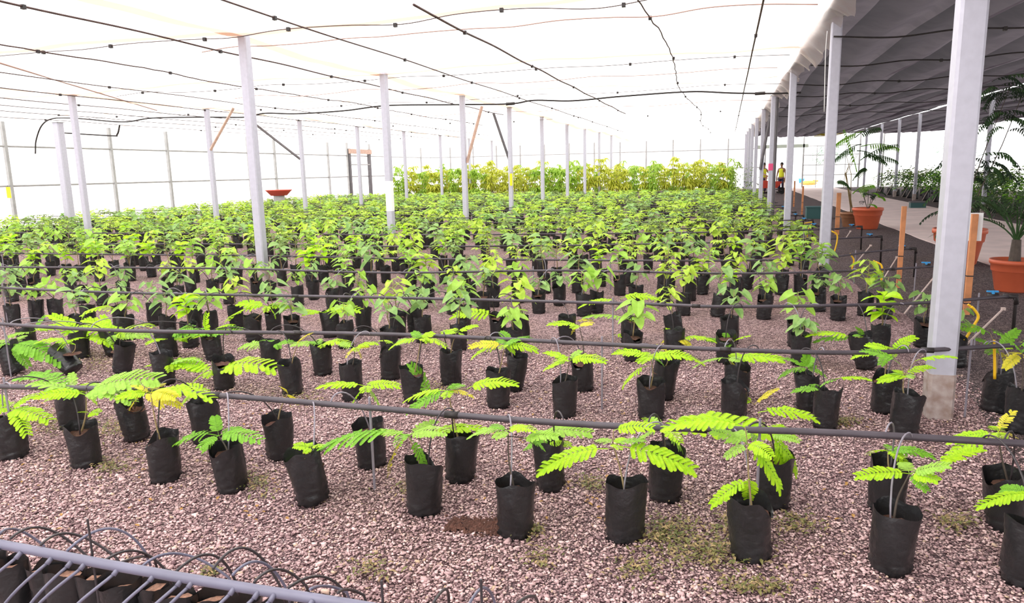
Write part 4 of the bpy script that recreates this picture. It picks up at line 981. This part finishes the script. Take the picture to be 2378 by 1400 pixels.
# ------------------------------------------------------------------ people, barrow, small things in the distance
def skin_obj(name, nodes, edges, m, parent, loc=(0, 0, 0)):
    me = bpy.data.meshes.new(name); me.from_pydata([n[:3] for n in nodes], edges, []); me.materials.append(M[m])
    o = ob(name, me, parent, loc); sk = o.modifiers.new('Skin', 'SKIN'); me.skin_vertices.new() if not me.skin_vertices else None
    for v, n in zip(me.skin_vertices[0].data, nodes): v.radius = (n[3], n[4] if len(n) > 4 else n[3])
    me.skin_vertices[0].data[0].use_root = True
    s = o.modifiers.new('Sub', 'SUBSURF'); s.levels = 1; s.render_levels = 2
    return o
def person(loc, rz, label, reach):
    t = thing('person', label, 'person', loc, (0, 0, rz))
    n = [(0, 0, .95, .15, .11), (0, 0, 1.15, .135, .10), (0, 0, 1.38, .16, .10), (0, 0, 1.50, .06), (0, 0, 1.56, .055), (0, .015, 1.66, .085, .10), (0, .01, 1.74, .07, .085)]
    e = [(0, 1), (1, 2), (2, 3), (3, 4), (4, 5), (5, 6)]
    for sd in (-1, 1):
        b = len(n)
        n += [(sd * .18, 0, 1.42, .065), (sd * .25, .0 if not reach else .12, 1.17 if not reach else 1.2, .05), (sd * (.27 if not reach else .22), .05 if not reach else .38, .94 if not reach else 1.08, .038), (sd * (.27 if not reach else .2), .08 if not reach else .47, .86 if not reach else 1.05, .035)]
        e += [(2, b), (b, b + 1), (b + 1, b + 2), (b + 2, b + 3)]
        b = len(n)
        n += [(sd * .10, 0, .86, .10), (sd * .11, .015, .5, .07), (sd * .11, -.02, .09, .048), (sd * .12, .12, .035, .04)]
        e += [(0, b), (b, b + 1), (b + 1, b + 2), (b + 2, b + 3)]
        for f in range(4):                                   # fingers
            b2 = len(n); hp = n[-5]; n.append((hp[0] + (f - 1.5) * .018, hp[1] + .02 + (.05 if reach else .02), hp[2] - (.02 if reach else .07), .010)); e.append((b - 1, b2))
        b2 = len(n); hp = n[b - 1]; n.append((hp[0] - sd * .04, hp[1] + .03, hp[2] - .02, .011)); e.append((b - 1, b2))
    skin_obj('body', n, e, 'skin', t)
    v = [(0, 0, .90, .185, .15), (0, 0, 1.04, .18, .145), (0, 0, 1.18, .16, .125), (0, 0, 1.38, .185, .125), (0, 0, 1.46, .12, .09)]
    skin_obj('vest', v, [(0, 1), (1, 2), (2, 3), (3, 4)], 'vest', t)
    tr = [(0, 0, .96, .165, .125)]; te = []
    for sd in (-1, 1):
        b = len(tr); tr += [(sd * .10, 0, .84, .115), (sd * .112, .015, .5, .088), (sd * .112, -.02, .12, .072)]; te += [(0, b), (b, b + 1), (b + 1, b + 2)]
    skin_obj('trousers', tr, te, 'trouser', t)
    part('hair', MB().lathe([(.0001, .12), (.05, .11), (.088, .06), (.098, .0), (.09, -.04)], 14, (0, -.005, 1.70)), 'hair', t, True)
    for sd in (-1, 1): part('boot', MB().box((sd * .12 - .05, -.07, 0), (sd * .12 + .05, .2, .1)), 'hair', t)
    return t
g = onY(1815, 400, 46.5); person((g.x, 46.5, 0), 2.6, 'person in yellow vest and dark trousers standing at the far end of the path', False)
p = onY(1773, 430, 46.0); person((p.x, 46.0, 0), -2.4, 'person in yellow vest holding the red wheelbarrow behind the plants', True)
p = onY(1790, 430, 45.2); t = thing('wheelbarrow', 'red wheelbarrow beside the people at the far end', 'wheelbarrow', (p.x, 45.2, 0))
mb = MB(); b0 = [(-.45, -.3, .35), (.35, -.3, .35), (.35, .3, .35), (-.45, .3, .35)]; b1 = [(-.65, -.42, .8), (.6, -.42, .7), (.6, .42, .7), (-.65, .42, .8)]
part('tray', mb.add(b0 + b1, [(3, 2, 1, 0), (0, 1, 5, 4), (1, 2, 6, 5), (2, 3, 7, 6), (3, 0, 4, 7)]), 'red', t)
part('wheel', MB().tube([(.62, -.05, .2), (.62, .05, .2)], .2, 16), 'rubber', t)
for s in (-1, 1): part('handle', MB().tube([(.62, s * .12, .2), (-.3, s * .26, .4), (-1.1, s * .32, .75)], .02), 'brace_dark', t); part('leg', MB().tube([(-.35, s * .26, .38), (-.45, s * .26, 0)], .018), 'brace_dark', t)
t = thing('upturned_tub', 'shallow red tub resting above the plants near the white net wall', 'tub', (-21.0, 31.0, 0))
part('tub_bowl', MB().lathe([(.0001, .72), (.38, .72), (.60, .95), (.64, .97), (.64, 1.0), (.58, .98), (.36, .76), (.0001, .75)], 24), 'red', t, True)
part('tub_stand', MB().lathe([(.3, 0), (.26, .72)], 12), 'rail_steel', t)
part('small_plant', MB(), 'leaf_d', t) if False else None
t = thing('filled_sack', 'orange-brown sack lying at the far edge of the path', 'sack', gnd(1878, 430)); part('sack_body', MB().lathe([(.0001, 0), (.5, .02), (.62, .15), (.5, .3), (.2, .36), (.0001, .37)], 16, wob=lambda a, z: 1 + .12 * math.sin(3 * a)), 'sack', t, True); part('sack_neck', MB().tube([(.3, 0, .3), (.7, 0, .34)], [.12, .05]), 'sack', t)
t = thing('blue_bucket', 'small blue bucket at the end of the path', 'bucket', gnd(1861, 425)); part('bucket_body', MB().lathe([(.0001, 0), (.2, 0), (.26, .4), (.24, .4), (.18, .03), (.0001, .03)], 18), 'blue', t, True); part('handle', MB().tube([(-.25, 0, .38), (-.15, 0, .55), (.15, 0, .55), (.25, 0, .38)], .012), 'hose', t)
def trap(p, w, h, label):
    t = thing('sticky_trap', label, 'card', p, group=None); part('trap_card', MB().box((-w / 2, -.004, -h / 2), (w / 2, .004, h / 2)), 'card', t); part('hanger', MB().tube([(0, 0, h / 2), (0, .0, h / 2 + .05)], .006), 'wire', t)
p = onY(20, 447, 18.4); trap(p, .18, .36, 'yellow sticky card hanging on a post by the white net wall')
p = onY(1187, 417, 23.45); trap(p, .09, .4, 'narrow yellow sticky card on the fourth middle post')
# hazy trees past the open side
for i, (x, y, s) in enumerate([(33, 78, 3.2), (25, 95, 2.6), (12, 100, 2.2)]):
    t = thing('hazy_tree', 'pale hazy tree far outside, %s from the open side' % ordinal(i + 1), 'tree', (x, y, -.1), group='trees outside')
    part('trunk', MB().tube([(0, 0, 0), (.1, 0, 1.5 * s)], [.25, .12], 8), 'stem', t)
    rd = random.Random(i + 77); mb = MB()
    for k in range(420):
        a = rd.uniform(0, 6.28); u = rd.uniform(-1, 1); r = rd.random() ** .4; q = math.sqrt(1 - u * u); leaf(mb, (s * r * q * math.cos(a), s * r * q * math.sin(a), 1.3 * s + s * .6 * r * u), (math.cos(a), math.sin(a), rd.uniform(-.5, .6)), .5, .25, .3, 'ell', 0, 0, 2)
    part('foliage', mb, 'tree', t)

# ------------------------------------------------------------------ loose stones over the nearest part of the bed
def stones(n):
    g = np.random.default_rng(5)
    Y = 1.45 + (6.2 - 1.45) * g.random(n * 2) ** 1.5; X = (g.random(n * 2) - .62) * (2.6 * Y + 1.2) + .12 * Y
    k = X < np.vectorize(edgeX)(Y) + .1; Y, X = Y[k][:n], X[k][:n]; n = len(X)
    base = np.array([(1, 0, 0), (-1, 0, 0), (0, 1, 0), (0, -1, 0), (.55, .5, .8), (-.5, -.55, .75), (.1, .1, -.7)], float)
    fc = np.array([(4, 2, 5), (0, 2, 4), (2, 1, 5), (1, 3, 5), (3, 0, 4), (3, 4, 5), (2, 0, 6), (1, 2, 6), (3, 1, 6), (0, 3, 6)])
    r = np.exp(g.normal(math.log(.0064), .30, n)); sh = 1 + .35 * (g.random((n, 7, 3)) - .5); asp = np.stack([1 + .5 * g.random(n), .75 + .35 * g.random(n), .55 + .4 * g.random(n)], 1)
    v = base[None] * sh * asp[:, None, :] * r[:, None, None]
    a = g.random(n) * 6.28; t = (g.random(n) - .5) * 1.0
    y2 = v[..., 1] * np.cos(t)[:, None] - v[..., 2] * np.sin(t)[:, None]; z2 = v[..., 1] * np.sin(t)[:, None] + v[..., 2] * np.cos(t)[:, None]
    x3 = v[..., 0] * np.cos(a)[:, None] - y2 * np.sin(a)[:, None]; y3 = v[..., 0] * np.sin(a)[:, None] + y2 * np.cos(a)[:, None]
    co = np.stack([x3 + X[:, None], y3 + Y[:, None], z2 + .003 + .004 * g.random(n)[:, None]], 2).reshape(-1, 3)
    f = (fc[None] + 7 * np.arange(n)[:, None, None]).reshape(-1, 3)
    me = bpy.data.meshes.new('gravel'); me.vertices.add(len(co)); me.vertices.foreach_set('co', co.astype(np.float32).ravel())
    me.loops.add(f.size); me.loops.foreach_set('vertex_index', f.astype(np.int32).ravel())
    me.polygons.add(len(f)); me.polygons.foreach_set('loop_start', np.arange(0, f.size, 3, dtype=np.int32)); me.polygons.foreach_set('loop_total', np.full(len(f), 3, np.int32))
    me.update(calc_edges=True); me.materials.append(M['stone']); return me
m, N, L, out = mat('loose_stone'); ge = N('NewGeometry'); r = ramp(N, [(0, (.14, .075, .085)), (.25, (.34, .22, .225)), (.6, (.58, .385, .385)), (.93, (.78, .575, .56)), (1, (.52, .37, .24))])
p = N('BsdfPrincipled', Roughness=.85); p.inputs['Specular IOR Level'].default_value = .25
L(ge.outputs['Random Per Island'], r.inputs[0]); L(r.outputs[0], p.inputs['Base Color']); L(p.outputs[0], out.inputs[0]); M['stone'] = m
tag(ob('gravel', stones(140000)), 'loose pinkish stones covering the ground around the front bags', 'gravel', kind='stuff')

# ------------------------------------------------------------------ litter, spilled soil, weeds on the gravel
rd = random.Random(31); mb = MB()
def clod(mb, p, r, rd, mi=0):
    vs = [Vector((x, y, z)) * r * rd.uniform(.7, 1.2) + Vector(p) for x, y, z in ((1, 0, 0), (-1, 0, 0), (0, 1, 0), (0, -1, 0), (0, 0, .8), (0, 0, -.5))]
    mb.add(vs, [(0, 2, 4), (2, 1, 4), (1, 3, 4), (3, 0, 4), (2, 0, 5), (1, 2, 5), (3, 1, 5), (0, 3, 5)], mi)
for i in range(420):
    px = 1030 + 130 * rd.random() ** .7; py = 1222 + rd.gauss(0, 9) + (px - 1030) * .06; g = gnd(px, py); clod(mb, (g.x, g.y, .012), rd.uniform(.006, .016), rd)
tag(ob('spilled_soil', mb.mesh('spilled_soil', ['soil'])), 'dark red soil spilled on the gravel beside a front bag', 'soil', kind='stuff')
mb = MB()
WP = [(1560, 1245, 90, 40, 260), (1650, 1290, 120, 40, 300), (1720, 1215, 60, 30, 160), (120, 985, 90, 30, 200), (260, 1000, 60, 25, 120), (260, 1090, 50, 20, 90), (530, 1090, 40, 40, 90), (600, 1130, 50, 30, 90), (1230, 1240, 35, 15, 80), (1370, 1130, 40, 20, 90), (700, 930, 60, 20, 100), (960, 1140, 60, 20, 60), (1850, 1220, 60, 30, 90), (2220, 1220, 50, 25, 80), (1000, 900, 90, 12, 90), (1960, 985, 40, 12, 80), (235, 850, 60, 15, 80), (490, 1340, 30, 15, 40), (1750, 1370, 90, 20, 120), (860, 1330, 60, 25, 50), (1480, 1330, 60, 30, 70), (1260, 1300, 40, 30, 40)]
for cx0, cy0, sx, sy, n in WP:
    for i in range(int(n * 1.8)):
        g = gnd(rd.gauss(cx0, sx * .5), min(1398, rd.gauss(cy0, sy * .5))); a = rd.uniform(0, 6.28); l = rd.uniform(.012, .036)
        leaf(mb, (g.x, g.y, rd.uniform(.010, .04)), (math.cos(a), math.sin(a), rd.uniform(-.1, .9)), l, l * .45, .5, 'ell', 0 if rd.random() < .6 else 1, 0, 2)
tag(ob('weeds', mb.mesh('weeds', ['weed', 'litter'])), 'low brownish green weeds and dry litter on the gravel', 'weeds', kind='stuff')
mb = MB()
for i in range(220):
    g = gnd(rd.choice((1400, 90, 330, 590, 1210, 1980)) + rd.gauss(0, 45), rd.choice((1110, 960, 1010, 1180)) + rd.gauss(0, 25)); a = rd.uniform(0, 6.28); l = rd.uniform(.015, .035)
    leaf(mb, (g.x, g.y, .012), (math.cos(a), math.sin(a), .1), l, l * .5, .2, 'ell', 0, 0, 3)
tag(ob('fallen_leaves', mb.mesh('fallen_leaves', ['leaf_dry'])), 'scattered dry yellow and orange leaflets on the gravel', 'leaves', kind='stuff')

# ------------------------------------------------------------------ daylight
wd = bpy.data.worlds.new('hazy_sky'); S.world = wd; wd.use_nodes = True; nt = wd.node_tree; nt.nodes.clear()
bg = nt.nodes.new('ShaderNodeBackground'); out = nt.nodes.new('ShaderNodeOutputWorld'); nt.links.new(bg.outputs[0], out.inputs[0])
bg.inputs[0].default_value = (1.0, .985, .985, 1); bg.inputs[1].default_value = 2.6
sun = bpy.data.lights.new('sun', 'SUN'); sun.energy = 2.2; sun.angle = math.radians(35); sun.color = (1, .96, .9)
so = bpy.data.objects.new('sun', sun); COL.objects.link(so); so.rotation_euler = (math.radians(28), math.radians(-22), 0)
